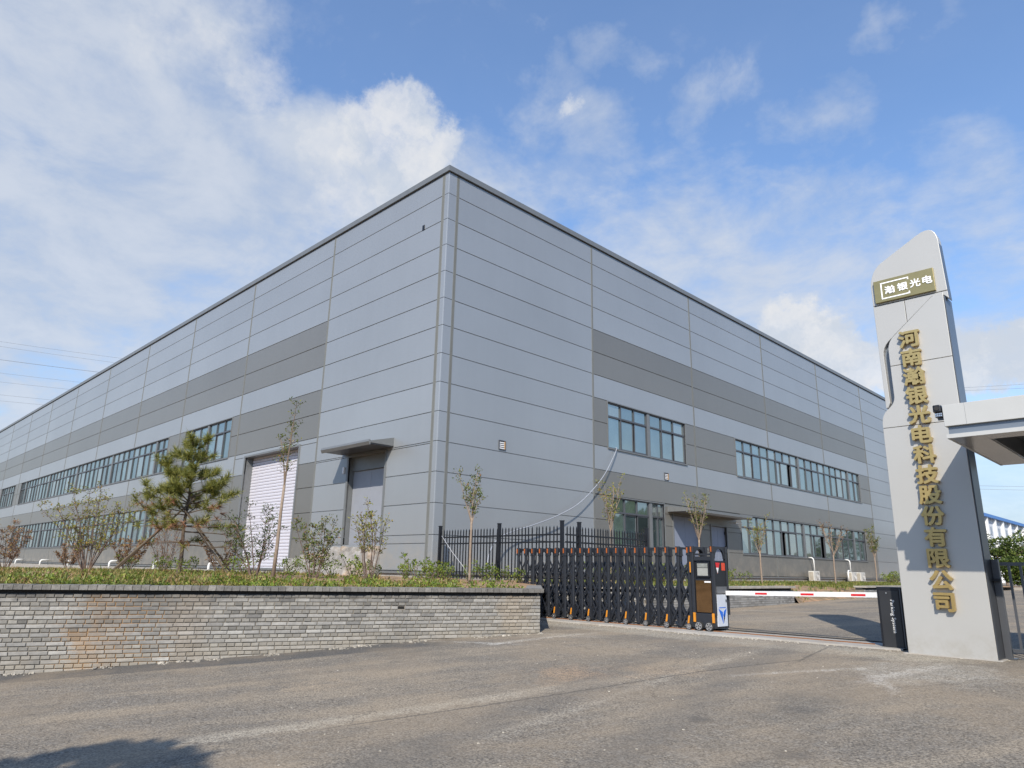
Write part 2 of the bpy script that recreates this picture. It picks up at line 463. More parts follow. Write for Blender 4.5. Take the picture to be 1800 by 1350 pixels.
class MB:
    def __init__(self):
        self.v, self.f = [], []

    def add(self, vs_, fs):
        n = len(self.v)
        self.v.extend(vs_)
        self.f.extend([tuple(i + n for i in f) for f in fs])
        return self

    def box(self, x0, x1, y0, y1, z0, z1):
        x0, x1 = min(x0, x1), max(x0, x1); y0, y1 = min(y0, y1), max(y0, y1); z0, z1 = min(z0, z1), max(z0, z1)
        return self.add([(x0, y0, z0), (x1, y0, z0), (x1, y1, z0), (x0, y1, z0), (x0, y0, z1), (x1, y0, z1), (x1, y1, z1), (x0, y1, z1)],
                        [(0, 3, 2, 1), (4, 5, 6, 7), (0, 1, 5, 4), (1, 2, 6, 5), (2, 3, 7, 6), (3, 0, 4, 7)])

    def obox(self, c, ax, ay, az):
        """box from centre and three half-axis vectors"""
        c, ax, ay, az = map(Vector, (c, ax, ay, az))
        vs_ = [tuple(c + sx * ax + sy * ay + sz * az) for sz in (-1, 1) for sx, sy in ((-1, -1), (1, -1), (1, 1), (-1, 1))]
        return self.add(vs_, [(0, 3, 2, 1), (4, 5, 6, 7), (0, 1, 5, 4), (1, 2, 6, 5), (2, 3, 7, 6), (3, 0, 4, 7)])

    def tube(self, pts, r, n=6, cap=True):
        pts = [Vector(p) for p in pts]
        rs = list(r) if hasattr(r, '__len__') else [r] * len(pts)
        ring0 = len(self.v)
        up = None
        for i, p in enumerate(pts):
            t = (pts[min(i + 1, len(pts) - 1)] - pts[max(i - 1, 0)]).normalized()
            if up is None:
                up = Vector((0, 0, 1)) if abs(t.z) < 0.9 else Vector((1, 0, 0))
            a = t.cross(up).normalized()
            b = a.cross(t)
            up = b
            for k in range(n):
                q = 2 * math.pi * k / n
                self.v.append(tuple(p + rs[i] * (math.cos(q) * a + math.sin(q) * b)))
        for i in range(len(pts) - 1):
            for k in range(n):
                a0 = ring0 + i * n + k
                a1 = ring0 + i * n + (k + 1) % n
                self.f.append((a0, a1, a1 + n, a0 + n))
        if cap:
            self.f.append(tuple(ring0 + k for k in range(n))[::-1])
            e = ring0 + (len(pts) - 1) * n
            self.f.append(tuple(e + k for k in range(n)))
        return self

    def prism(self, poly, fn, d0, d1):
        """closed prism: fn(u, v, d) maps a 2-D outline plus depth into space"""
        n = len(poly)
        vs_ = [fn(u, v, d0) for u, v in poly] + [fn(u, v, d1) for u, v in poly]
        fs = [tuple(range(n))[::-1], tuple(range(n, 2 * n))] + [(i, (i + 1) % n, n + (i + 1) % n, n + i) for i in range(n)]
        return self.add(vs_, fs)

    def build(self, name, mat, parent=None, kind=None, smooth=False, bevel=0.0, fix=True):
        me = bpy.data.meshes.new(name)
        off = ABS.get(parent.name, Vector((0, 0, 0))) if parent else Vector((0, 0, 0))
        vv = np.array(self.v, float) - np.array(off)
        me.from_pydata(vv.tolist(), [], self.f)
        if fix:
            bm = bmesh.new(); bm.from_mesh(me)
            bmesh.ops.recalc_face_normals(bm, faces=bm.faces)
            bm.to_mesh(me); bm.free()
        me.materials.append(mat)
        if smooth:
            me.polygons.foreach_set('use_smooth', [True] * len(me.polygons))
        o = bpy.data.objects.new(name, me)
        COL.objects.link(o)
        if parent:
            o.parent = parent
        ABS[o.name] = off.copy()
        if kind:
            o['kind'] = kind
        if bevel:
            bv = o.modifiers.new('bevel', 'BEVEL'); bv.width = bevel; bv.segments = 2; bv.limit_method = 'ANGLE'
        return o


def thing(name, label, cat, loc, group=None):
    o = bpy.data.objects.new(name, None)
    o.empty_display_size = 0.2
    COL.objects.link(o)
    o.location = loc
    ABS[o.name] = Vector(loc)
    o['label'] = label; o['category'] = cat
    if group:
        o['group'] = group
    return o


def tag(o, label, cat, group=None):
    o['label'] = label; o['category'] = cat
    if group:
        o['group'] = group
    return o


def copy_tree(root, loc, rz=0.0, s=1.0, label=None):
    r = root.copy(); COL.objects.link(r)
    r.location = loc; r.rotation_euler = (0, 0, rz); r.scale = (s, s, s)
    if label:
        r['label'] = label
    for ch in root.children:
        c = ch.copy(); COL.objects.link(c); c.parent = r
        for g in ch.children:
            d = g.copy(); COL.objects.link(d); d.parent = c
    ABS[r.name] = Vector(loc)
    return r


def inst(name, me, parent, loc, rot=None):
    """one more object on shared mesh data, placed in world coordinates under an unrotated parent"""
    o = bpy.data.objects.new(name, me)
    COL.objects.link(o)
    off = ABS[parent.name] if parent else Vector((0, 0, 0))
    o.location = Vector(loc) - off
    if rot:
        o.rotation_euler = rot
    o.parent = parent
    ABS[o.name] = Vector(loc)
    return o


def text_mesh(body, size, extrude, offset=0.0, spacing=1.0):
    cu = bpy.data.curves.new('text', 'FONT')
    cu.body = body; cu.size = size; cu.extrude = extrude; cu.offset = offset
    cu.align_x = 'CENTER'; cu.align_y = 'CENTER'; cu.space_character = spacing
    cu.resolution_u = 3
    o = bpy.data.objects.new('text', cu)
    COL.objects.link(o)
    bpy.context.view_layer.update()
    dg = bpy.context.evaluated_depsgraph_get()
    me = bpy.data.meshes.new_from_object(o.evaluated_get(dg))
    bpy.data.objects.remove(o); bpy.data.curves.remove(cu)
    return me


def put_text(name, body, size, extrude, mat, parent, loc, rot, bold=0.0, sx=1.0):
    """raised lettering; bold thickens the strokes by joining slightly shifted copies"""
    me0 = text_mesh(body, size, extrude)
    n = len(me0.vertices)
    co = np.empty(n * 3); me0.vertices.foreach_get('co', co); co = co.reshape(-1, 3)
    mid = (co.max(0) + co.min(0)) / 2
    co[:, :2] -= mid[:2]
    co[:, 0] *= sx
    faces = [tuple(p.vertices) for p in me0.polygons]
    bpy.data.meshes.remove(me0)
    b = MB()
    sh = [(0, 0)] + ([(bold, 0), (-bold, 0), (0, bold), (0, -bold), (bold * .7, bold * .7), (-bold * .7, bold * .7), (bold * .7, -bold * .7), (-bold * .7, -bold * .7)] if bold else [])
    for i, (dx, dy) in enumerate(sh):
        c = co.copy(); c[:, 0] += dx; c[:, 1] += dy; c[:, 2] *= 1 + 0.012 * i
        b.add([tuple(v) for v in c], faces)
    me = bpy.data.meshes.new(name)
    me.from_pydata(b.v, [], b.f)
    me.materials.append(mat)
    o = bpy.data.objects.new(name, me)
    COL.objects.link(o)
    o.location = Vector(loc) - ABS[parent.name]
    o.rotation_euler = rot
    o.parent = parent
    return o


# ------------------------------------------------------------------ ground
X0, Y0 = -17.591, 14.154                       # corner of the factory; faces run along -x and +y
ZY = [(-400, -4), (-60, -1.9), (-20, -0.85), (0, -0.14), (2.5, -0.02), (6, 0.17), (8, 0.315), (10, 0.42), (12, 0.455), (13.2, 0.465),
      (16, 0.55), (20, 0.66), (30, 0.80), (60, 0.92), (140, 1.0), (600, 1.0)]
_zy = np.array(ZY)


def zg(y):
    ys = np.linspace(-1.2, 1.2, 7)
    return float(np.mean(np.interp(y + ys, _zy[:, 0], _zy[:, 1])))


WS, WE = np.array((-15.4, -3.38)), np.array((-9.65, 10.52))      # front brick wall, start (off frame) to end
WD = (WE - WS) / np.linalg.norm(WE - WS)
WN = np.array((WD[1], -WD[0]))                                  # outward, towards the road
WLEN = float(np.linalg.norm(WE - WS))


def road_material():
    m = bpy.data.materials.new("asphalt")
    m.use_nodes = True
    t = m.node_tree
    b = t.nodes['Principled BSDF']
    geo = t.nodes.new('ShaderNodeNewGeometry')
    pos = geo.outputs['Position']
    sep = t.nodes.new('ShaderNodeSeparateXYZ'); t.links.new(pos, sep.inputs[0])
    X, Y = sep.outputs['X'], sep.outputs['Y']
    fine = noise(t, pos, 46, 4, 0.75)
    mid = noise(t, pos, 11, 5, 0.65)
    big = noise(t, pos, 0.7, 5, 0.6)
    vor = t.nodes.new('ShaderNodeTexVoronoi'); vor.inputs['Scale'].default_value = 38
    t.links.new(pos, vor.inputs['Vector'])
    stone = maprange(t, vor.outputs['Distance'], 0.1, 0.75)
    a = mixrgb(t, maprange(t, fine.outputs['Fac'], 0.38, 0.62), (0.074, 0.064, 0.051), (0.285, 0.246, 0.194))
    a = mixrgb(t, math_n(t, 'MULTIPLY', stone, 0.35), a, (0.07, 0.068, 0.066))
    chips = t.nodes.new('ShaderNodeSeparateXYZ'); t.links.new(vor.outputs['Color'], chips.inputs[0])
    a = mixrgb(t, maprange(t, chips.outputs['X'], 0.90, 0.93, 0, 0.45), a, (0.30, 0.275, 0.235))
    a = mixrgb(t, maprange(t, mid.outputs['Fac'], 0.4, 0.75, 0, 0.35), a, (0.25, 0.235, 0.21))
    v2 = t.nodes.new('ShaderNodeTexVoronoi'); v2.inputs['Scale'].default_value = 30
    t.links.new(pos, v2.inputs['Vector'])
    c2 = t.nodes.new('ShaderNodeSeparateXYZ'); t.links.new(v2.outputs['Color'], c2.inputs[0])
    pit = math_n(t, 'MULTIPLY', maprange(t, v2.outputs['Distance'], 0.30, 0.12), maprange(t, c2.outputs['X'], 0.80, 0.84))
    # dust drawn out along the direction of travel
    mp = t.nodes.new('ShaderNodeMapping'); mp.vector_type = 'TEXTURE'
    mp.inputs['Rotation'].default_value = (0, 0, rad(69)); mp.inputs['Scale'].default_value = (5.5, 0.9, 1)
    t.links.new(pos, mp.inputs['Vector'])
    st = noise(t, mp.outputs[0], 1.5, 6, 0.62)
    dusty = maprange(t, st.outputs['Fac'], 0.44, 0.64, 0.0, 0.95)
    dusty = math_n(t, 'MULTIPLY', dusty, maprange(t, mid.outputs['Fac'], 0.2, 0.62, 0.35, 1.0))
    # inner yard is cleaner and darker away from the gate
    a = mixrgb(t, dusty, a, mixrgb(t, maprange(t, fine.outputs['Fac'], 0.38, 0.62), (0.145, 0.122, 0.093), (0.335, 0.285, 0.218)))
    ragged = math_n(t, 'MULTIPLY', math_n(t, 'SUBTRACT', mid.outputs['Fac'], 0.5), 0.5)
    ragged2 = math_n(t, 'MULTIPLY', math_n(t, 'SUBTRACT', noise(t, pos, 2.2, 5, 0.65).outputs['Fac'], 0.5), 1.0)

    def line_mask(p, q, w, soft, rag=1.0, ends=0.7):
        p = np.array(p, float); q = np.array(q, float)
        L = np.linalg.norm(q - p); d = (q - p) / L; n = np.array((-d[1], d[0]))
        across = math_n(t, 'SUBTRACT', math_n(t, 'ADD', math_n(t, 'MULTIPLY', X, n[0]), math_n(t, 'MULTIPLY', Y, n[1])), float(p @ n))
        along = math_n(t, 'SUBTRACT', math_n(t, 'ADD', math_n(t, 'MULTIPLY', X, d[0]), math_n(t, 'MULTIPLY', Y, d[1])), float(p @ d))
        ac = math_n(t, 'ABSOLUTE', math_n(t, 'ADD', across, math_n(t, 'MULTIPLY', ragged, rag)))
        m1 = maprange(t, ac, w + soft, w)
        al = math_n(t, 'ADD', along, math_n(t, 'MULTIPLY', ragged2, 2.0))
        m2 = math_n(t, 'MULTIPLY', maprange(t, al, -ends, ends * 0.3), maprange(t, al, L + ends, L - ends * 0.3))
        return math_n(t, 'MULTIPLY', m1, m2)

    def spot(c, r, soft, rag=1.0):
        cx = math_n(t, 'SUBTRACT', X, c[0]); cy = math_n(t, 'SUBTRACT', Y, c[1])
        dd = math_n(t, 'SQRT', math_n(t, 'ADD', math_n(t, 'MULTIPLY', cx, cx), math_n(t, 'MULTIPLY', cy, cy)))
        return maprange(t, math_n(t, 'ADD', dd, math_n(t, 'MULTIPLY', ragged2, rag * 2)), r + soft, r)
    speck = math_n(t, 'MULTIPLY', maprange(t, fine.outputs['Fac'], 0.38, 0.58, 0.05, 1.0), maprange(t, mid.outputs['Fac'], 0.35, 0.6, 0.45, 1.0))
    # patch of newer, darker asphalt along the foot of the front wall
    off = WN * 0.25
    newa = line_mask(tuple(WS + off), tuple(np.array((-10.6, 8.2)) + off), 0.46, 0.12, 0.6)
    a = mixrgb(t, math_n(t, 'MULTIPLY', newa, 0.9), a, mixrgb(t, maprange(t, fine.outputs['Fac'], 0.35, 0.7), (0.05, 0.05, 0.05), (0.12, 0.118, 0.115)))
    # pale dragged line of spilt mortar and other trails
    for (p, q, w, s, k, c) in [((-7.15, 2.9), (-6.1, 6.5), 0.05, 0.16, 0.95, (0.38, 0.345, 0.28)),
                               ((-6.1, 6.5), (-5.6, 8.2), 0.05, 0.25, 0.5, (0.40, 0.34, 0.26)),
                               ((-5.1, 5.0), (-5.6, 12.6), 0.03, 0.12, 0.4, (0.42, 0.38, 0.31)),
                               ((-10.0, 8.6), (-9.2, 8.95), 0.03, 0.06, 0.8, (0.55, 0.53, 0.49)),
                               ((-9.2, 8.9), (-9.0, 10.9), 0.07, 0.07, 0.85, (0.52, 0.50, 0.45)),
                               ((-9.4, 10.3), (-8.9, 10.7), 0.22, 0.2, 0.6, (0.48, 0.44, 0.37)),
                               ((-3.0, 11.0), (-3.3, 9.7), 0.05, 0.10, 0.8, (0.52, 0.50, 0.46)),
                               ((-3.3, 9.7), (-3.0, 9.2), 0.03, 0.08, 0.7, (0.52, 0.50, 0.46)),
                               ((-4.6, 8.9), (-3.8, 10.2), 0.02, 0.06, 0.7, (0.50, 0.48, 0.44)),
                               ((-11.9, 12.35), (-3.2, 12.0), 0.25, 0.45, 0.75, (0.43, 0.40, 0.33)),
                               ((-9.7, 19.0), (-8.4, 19.6), 0.06, 0.25, 0.6, (0.42, 0.39, 0.33)),
                               ((-10.0, 15.5), (-10.0, 30.0), 0.12, 0.3, 0.7, (0.40, 0.31, 0.21))]:
        a = mixrgb(t, math_n(t, 'MULTIPLY', math_n(t, 'MULTIPLY', line_mask(p, q, w, s), k), speck), a, c)
    for (c, r, s, k, col) in [((-6.4, 7.6), 0.1, 0.7, 0.62, (0.40, 0.26, 0.15)), ((-5.7, 8.5), 0.05, 0.7, 0.4, (0.40, 0.28, 0.17)),
                              ((-7.2, 9.8), 0.2, 1.2, 0.45, (0.40, 0.33, 0.24)), ((-3.0, 10.6), 0.5, 0.8, 0.6, (0.44, 0.42, 0.37)),
                              ((-8.6, 5.0), 0.1, 0.5, 0.4, (0.38, 0.29, 0.19)), ((-7.6, 16.5), 0.8, 1.8, 0.45, (0.36, 0.31, 0.24))]:
        a = mixrgb(t, math_n(t, 'MULTIPLY', math_n(t, 'MULTIPLY', spot(c, r, s), k), speck), a, col)
    for (c, r, s, k) in [((-3.95, 6.6), 0.05, 0.16, 0.6), ((-2.75, 6.1), 0.06, 0.22, 0.6), ((-5.4, 6.0), 0.03, 0.12, 0.6), ((-3.3, 7.5), 0.05, 0.3, 0.4)]:
        a = mixrgb(t, math_n(t, 'MULTIPLY', spot(c, r, s, 0.25), k), a, (0.055, 0.055, 0.055))
    warmth = maprange(t, big.outputs['Fac'], 0.40, 0.66)
    a = mixrgb(t, math_n(t, 'MULTIPLY', warmth, 0.40), a, (0.285, 0.225, 0.155))
    dkp = noise(t, pos, 0.45, 6, 0.7)
    a = mixrgb(t, maprange(t, dkp.outputs['Fac'], 0.52, 0.70, 0.0, 0.38), a, (0.10, 0.093, 0.082))
    # tyre wear towards the gate, a cold joint between two lays of asphalt, hairline cracks
    for (p, q, w, s_, k) in [((-3.2, 2.6), (-5.6, 12.5), 0.10, 0.3, 0.30), ((-4.7, 1.6), (-7.0, 12.5), 0.10, 0.3, 0.25)]:
        a = mixrgb(t, math_n(t, 'MULTIPLY', line_mask(p, q, w, s_, 0.6), k), a, (0.10, 0.095, 0.088))
    for (p, q) in [((-6.5, 4.2), (-4.6, 10.6)), ((-4.6, 10.6), (-4.9, 12.3))]:
        a = mixrgb(t, math_n(t, 'MULTIPLY', line_mask(p, q, 0.010, 0.02, 0.22), 0.55), a, (0.055, 0.052, 0.048))
    wv = vmath(t, 'ADD', pos, vmath(t, 'SCALE', noise(t, pos, 1.6, 5, 0.65).outputs['Color'], scale=0.9))
    cr = t.nodes.new('ShaderNodeTexVoronoi'); cr.feature = 'DISTANCE_TO_EDGE'; cr.inputs['Scale'].default_value = 0.34
    t.links.new(wv, cr.inputs['Vector'])
    crack = math_n(t, 'MULTIPLY', maprange(t, cr.outputs['Distance'], 0.0045, 0.0015), maprange(t, big.outputs['Fac'], 0.50, 0.60))
    a = mixrgb(t, math_n(t, 'MULTIPLY', crack, 0.5), a, (0.06, 0.056, 0.05))
    a = mixrgb(t, math_n(t, 'MULTIPLY', pit, 0.7), a, (0.045, 0.042, 0.038))
    t.links.new(a, b.inputs['Base Color'])
    b.inputs['Roughness'].default_value = 0.92
    b.inputs['Specular IOR Level'].default_value = 0.3
    h = math_n(t, 'ADD', math_n(t, 'MULTIPLY', fine.outputs['Fac'], 0.55), math_n(t, 'MULTIPLY', stone, -0.45))
    h = math_n(t, 'SUBTRACT', h, math_n(t, 'MULTIPLY', pit, 0.8))
    bp = t.nodes.new('ShaderNodeBump'); bp.inputs['Strength'].default_value = 0.55; bp.inputs['Distance'].default_value = 0.012
    t.links.new(h, bp.inputs['Height']); t.links.new(bp.outputs[0], b.inputs['Normal'])
    return m


def sheet(name, xs, ys, zf, mat):
    V = [(x, y, zf(x, y)) for y in ys for x in xs]
    nx = len(xs)
    F = [(j * nx + i, j * nx + i + 1, (j + 1) * nx + i + 1, (j + 1) * nx + i) for j in range(len(ys) - 1) for i in range(nx - 1)]
    m = MB(); m.v, m.f = V, F
    return m.build(name, mat, kind='structure', smooth=True, fix=False)


M_ROAD = road_material()
ys = sorted(set([round(v, 2) for v in np.concatenate([np.linspace(-70, -4, 23), np.linspace(-3, 22, 101), np.linspace(24, 150, 43)])]))
sheet('road', list(np.linspace(-110, 90, 81)), ys, lambda x, y: zg(y) + 0.012 * math.sin(x * 1.3 + y * 0.7) * math.sin(y * 0.9 - x * 0.4), M_ROAD)
M_FIELD = pm("field_ground", (0.16, 0.15, 0.09), 0.95, 0, 0.3, 0.05)
MB().add([(-3000, -3000, -6), (3000, -3000, -6), (3000, 3000, -6), (-3000, 3000, -6)], [(0, 1, 2, 3)]).build('ground', M_FIELD, kind='structure', fix=False)
# land beyond the paved sheet, rising gently to it
RING = []
m = MB()
inner = [(-110, -70), (90, -70), (90, 150), (-110, 150)]
outer = [(-900, -800), (900, -800), (900, 1100), (-900, 1100)]
m.v = [(x, y, zg(y) - 0.05) for x, y in inner] + [(x, y, -0.5) for x, y in outer]
m.f = [(i, (i + 1) % 4, 4 + (i + 1) % 4, 4 + i) for i in range(4)]
m.build('terrain', M_FIELD, kind='structure', fix=False)


# ------------------------------------------------------------------ factory
class Face:
    def __init__(self, left):
        self.left = left

    def P(self, a, o, z):
        return (X0 - a, Y0 - o, z) if self.left else (X0 + o, Y0 + a, z)

    def box(self, mb, a0, a1, o0, o1, z0, z1):
        p, q = self.P(a0, o0, z0), self.P(a1, o1, z1)
        return mb.box(p[0], q[0], p[1], q[1], p[2], q[2])


FL, FR = Face(True), Face(False)
FLEN, FWID = 88.0, 48.6
fac = thing('factory_building', 'huge grey metal clad factory hall with window bands and white roller door', 'factory', (X0, Y0, 1.3))

m = MB()
m.box(X0 - FLEN, X0 - 0.5, Y0 + 0.5, Y0 + FWID - 0.05, 0.6, 15.38)
m.build('hall_core', M_CORE, fac)
m = MB(); m.box(X0 - FLEN, X0 - 0.3, Y0 + 0.3, Y0 + FWID, 15.385, 15.5)
m.box(X0 - FLEN - 0.1, X0 - FLEN - 0.005, Y0, Y0 + FWID + 0.1, 1.3, 15.5)
m.box(X0 - FLEN, X0, Y0 + FWID + 0.005, Y0 + FWID + 0.1, 1.3, 15.5)
m.build('roof', M_ROOF, fac)

OPEN = {
    'L': [(16.1, 22.0, 6.62, 8.62), (24.5, 61.55, 6.62, 8.62), (64.0, 70.3, 6.62, 8.62), (24.6, 61.6, 2.62, 4.62),
          (9.1, 14.1, 1.36, 6.42), (2.85, 5.18, 2.35, 5.56)],
    'R': [(9.17, 15.3, 6.62, 8.62), (20.32, 38.42, 6.62, 8.62), (9.4, 13.22, 2.62, 4.60), (20.4, 38.36, 2.62, 4.60),
          (13.95, 16.2, 1.5, 4.15), (17.3, 18.8, 1.5, 3.86)],
}
ROWS = [(14.62, 15.46)] + [(14.62 - k, 15.62 - k) for k in range(1, 13)] + [(1.50, 2.62)]
JL = [0.29, 7.66, 15.26, 22.83, 30.45, 38.62, 46.95, 55.11, 62.8, 70.7, 78.8, FLEN]
JR = [0.43, 8.18, 16.2, 24.26, 32.31, 40.37, FWID]


def rect_sub(r, o):
    a0, a1, z0, z1 = r
    b0, b1, c0, c1 = o
    if b1 <= a0 or b0 >= a1 or c1 <= z0 or c0 >= z1:
        return [r]
    out = []
    lo, hi = max(z0, c0), min(z1, c1)
    if c0 > z0 + 0.02: out.append((a0, a1, z0, c0))
    if c1 < z1 - 0.02: out.append((a0, a1, c1, z1))
    if b0 > a0 + 0.02: out.append((a0, b0, lo, hi))
    if b1 < a1 - 0.02: out.append((b1, a1, lo, hi))
    return out


PCACHE = {}


def panel_mesh(left, w, h, mat):
    k = (left, round(w, 3), round(h, 3), mat.name)
    if k in PCACHE:
        return PCACHE[k]
    g, c, d, th = 0.020, 0.008, 0.010, 0.06
    # outline rings: (inset, outward)
    def ring(ins, o, z0, z1):
        return [(ins, o, z0 + ins * 0.8), (w - ins, o, z0 + ins * 0.8), (w - ins, o, z1 - ins * 0.8), (ins, o, z1 - ins * 0.8)]
    V = ring(0, -th, g, h) + ring(0, -d, g, h) + ring(c, 0, g, h)
    F = [(0, 1, 5, 4), (1, 2, 6, 5), (2, 3, 7, 6), (3, 0, 4, 7), (4, 5, 9, 8), (5, 6, 10, 9), (6, 7, 11, 10), (7, 4, 8, 11), (8, 9, 10, 11)]
    n = len(V)
    V += [(0, -0.030, 0), (w, -0.030, 0), (w, -0.030, g), (0, -0.030, g)]
    F += [(n, n + 1, n + 2, n + 3)]
    if left:
        V = [(x, -o, z) for x, o, z in V]
    else:
        V = [(o, x, z) for x, o, z in V]
    me = bpy.data.meshes.new('panel')
    me.from_pydata(V, [], F)
    me.materials.append(mat)
    PCACHE[k] = me
    return me


def is_dark(side, a, z):
    inside = (a > 7.66) if side == 'L' else (8.18 < a < 40.37)
    return inside and (9.62 < z < 11.62 or 6.62 < z < 8.62 or z < 5.62)


npan = 0
for side, F_, J in (('L', FL, JL), ('R', FR, JR)):
    for i in range(len(J) - 1):
        a0, a1 = J[i] + 0.012, J[i + 1] - 0.012
        for z0, z1 in ROWS:
            rs = [(a0, a1, z0, z1)]
            for o in OPEN[side]:
                og = (o[0] - 0.05, o[1] + 0.05, o[2] - 0.03, o[3] + 0.03) if False else o
                rs = [q for r in rs for q in rect_sub(r, og)]
            for (b0, b1, c0, c1) in rs:
                if b1 - b0 < 0.06 or c1 - c0 < 0.05:
                    continue
                mt = M_DARK if is_dark(side, (b0 + b1) / 2, (c0 + c1) / 2) else M_LIGHT
                me = panel_mesh(F_.left, b1 - b0, c1 - c0, mt)
                inst('panel', me, fac, F_.P(b1 if F_.left else b0, 0, c0))
                npan += 1
print('panels', npan)

# corner pieces, folded round the ridge
for z0, z1 in ROWS:
    m = MB()
    b = 0.03
    poly = [(X0 - 0.22, Y0), (X0 - b, Y0), (X0 - 0.008, Y0 + 0.008), (X0, Y0 + b), (X0, Y0 + 0.37), (X0 - 0.06, Y0 + 0.37), (X0 - 0.06, Y0 + 0.06), (X0 - 0.22, Y0 + 0.06)]
    m.prism(poly, lambda u, v, d: (u, v, d), z0 + 0.020, z1)
    m.build('corner_panel', M_LIGHT, fac)
m = MB()
FL.box(m, 0.03, 0.22, -0.10, -0.03, 1.5, 15.46); FR.box(m, 0.1, 0.37, -0.10, -0.03, 1.5, 15.46)
m.build('corner_backing', M_TRIM, fac)


def cut_z(side, a, z0, z1):
    segs = [(z0, z1)]
    for (b0, b1, c0, c1) in OPEN[side]:
        if b0 - 0.05 < a < b1 + 0.05:
            segs = [s for (p, q) in segs for s in ([(p, q)] if c1 <= p or c0 >= q else [x for x in ((p, c0), (c1, q)) if x[1] - x[0] > 0.05])]
    return segs


for side, F_, J in (('L', FL, JL), ('R', FR, JR)):
    for k, a in enumerate(J[:-1]):
        hw = (0.07 if side == 'L' else 0.06) if k == 0 else 0.046
        for z0, z1 in cut_z(side, a, 1.5, 15.46):
            m = MB()
            if k == 0:
                F_.box(m, a - hw, a - 0.006, -0.05, 0.006, z0, z1); F_.box(m, a + 0.006, a + hw, -0.05, 0.006, z0, z1)
                F_.box(m, a - 0.0059, a + 0.0059, -0.05, -0.02, z0, z1)
            else:
                F_.box(m, a - hw, a + hw, -0.02, 0.012, z0, z1)
            m.build('joint_strip', M_STRIP, fac)

m = MB()
FL.box(m, -0.075, FLEN, -0.35, 0.075, 15.49, 15.70)
FR.box(m, 0.352, FWID, -0.35, 0.075, 15.49, 15.70)
m.build('roof_trim', M_TRIM, fac)
for F_, ln in ((FL, FLEN), (FR, FWID)):
    m = MB()
    F_.box(m, -0.05 if F_.left else 0.04, ln, -0.1, 0.035, 1.42, 1.49)
    m.build('base_flashing', M_TRIM, fac)
m = MB()
FL.box(m, 0.03, FLEN, -0.48, -0.03, 0.7, 1.415); FR.box(m, 0.481, FWID, -0.48, -0.03, 0.7, 1.415)
m.build('plinth', M_CONC, fac)


def window(F_, a0, a1, z0, z1, opened=()):
    """one glazed unit between two mullions, panes are its children"""
    n = max(2, int(round((a1 - a0) / 1.0)))
    cw = (a1 - a0) / n
    zt = z1 - 0.60
    m = MB()
    fb = lambda *r: F_.box(m, *r)
    e = 0.045
    fb(a0, a1, -0.14, -0.04, z0, z0 + e); fb(a0, a1, -0.14, -0.04, z1 - e, z1)
    fb(a0, a0 + e, -0.14, -0.04, z0 + e, z1 - e); fb(a1 - e, a1, -0.14, -0.04, z0 + e, z1 - e)
    fb(a0 + e, a1 - e, -0.139, -0.041, zt - 0.035, zt + 0.035)
    for k in range(1, n):
        c = a0 + k * cw
        fb(c - 0.028, c + 0.028, -0.138, -0.042, zt + 0.035, z1 - e)
        if k % 4 != 2 or n < 4 and k != 2:
            fb(c - 0.032, c + 0.032, -0.138, -0.042, z0 + e, zt - 0.035)
    w = m.build('window', M_FRAME, fac)
    for k in range(n):
        c0, c1 = a0 + k * cw + 0.028, a0 + (k + 1) * cw - 0.028
        p = MB(); F_.box(p, c0, c1, -0.105, -0.093, zt + 0.035, z1 - e); p.build('pane', M_GLASS, w)
        slide = k % 4 in (1, 2)
        b0, b1 = c0 + 0.0, c1
        if k in opened:
            b0, b1 = (b0 - opened[k], b1 - opened[k])
        if slide:
            s = MB()
            oo = -0.125 if k % 4 == 1 else -0.085
            t_ = 0.04
            zz0, zz1 = z0 + e, zt - 0.035
            F_.box(s, b0, b1, oo - 0.02, oo + 0.02, zz0, zz0 + 0.05); F_.box(s, b0, b1, oo - 0.02, oo + 0.02, zz1 - 0.05, zz1)
            F_.box(s, b0, b0 + t_, oo - 0.02, oo + 0.02, zz0 + 0.05, zz1 - 0.05); F_.box(s, b1 - t_, b1, oo - 0.02, oo + 0.02, zz0 + 0.05, zz1 - 0.05)
            s.build('sash', M_SASH if k % 4 == 1 else M_FRAME, w)
            p = MB(); F_.box(p, b0 + t_, b1 - t_, oo - 0.006, oo + 0.006, zz0 + 0.05, zz1 - 0.05); p.build('pane', M_GLASS, w)
        else:
            p = MB(); F_.box(p, b0, b1, -0.112, -0.10, z0 + e, zt - 0.035); p.build('pane', M_GLASS, w)


def band(F_, a0, a1, z0, z1, mulls, opened=None, half=0.1):
    opened = opened or {}
    # surround trim
    m = MB()
    F_.box(m, a0 - 0.045, a1 + 0.045, -0.15, 0.02, z1, z1 + 0.045)
    F_.box(m, a0 - 0.045, a1 + 0.045, -0.15, 0.05, z0 - 0.05, z0)
    F_.box(m, a0 - 0.045, a0, -0.15, 0.02, z0, z1); F_.box(m, a1, a1 + 0.045, -0.15, 0.02, z0, z1)
    m.build('window_surround', M_TRIM, fac)
    edges = [a0]
    for q in mulls:
        mm = MB(); F_.box(mm, q - half, q + half, -0.15, -0.02, z0, z1); mm.build('mullion_cover', M_TRIM, fac)
        edges += [q - half, q + half]
    edges.append(a1)
    for i in range(0, len(edges), 2):
        window(F_, edges[i], edges[i + 1], z0, z1, opened.get(i // 2, {}))


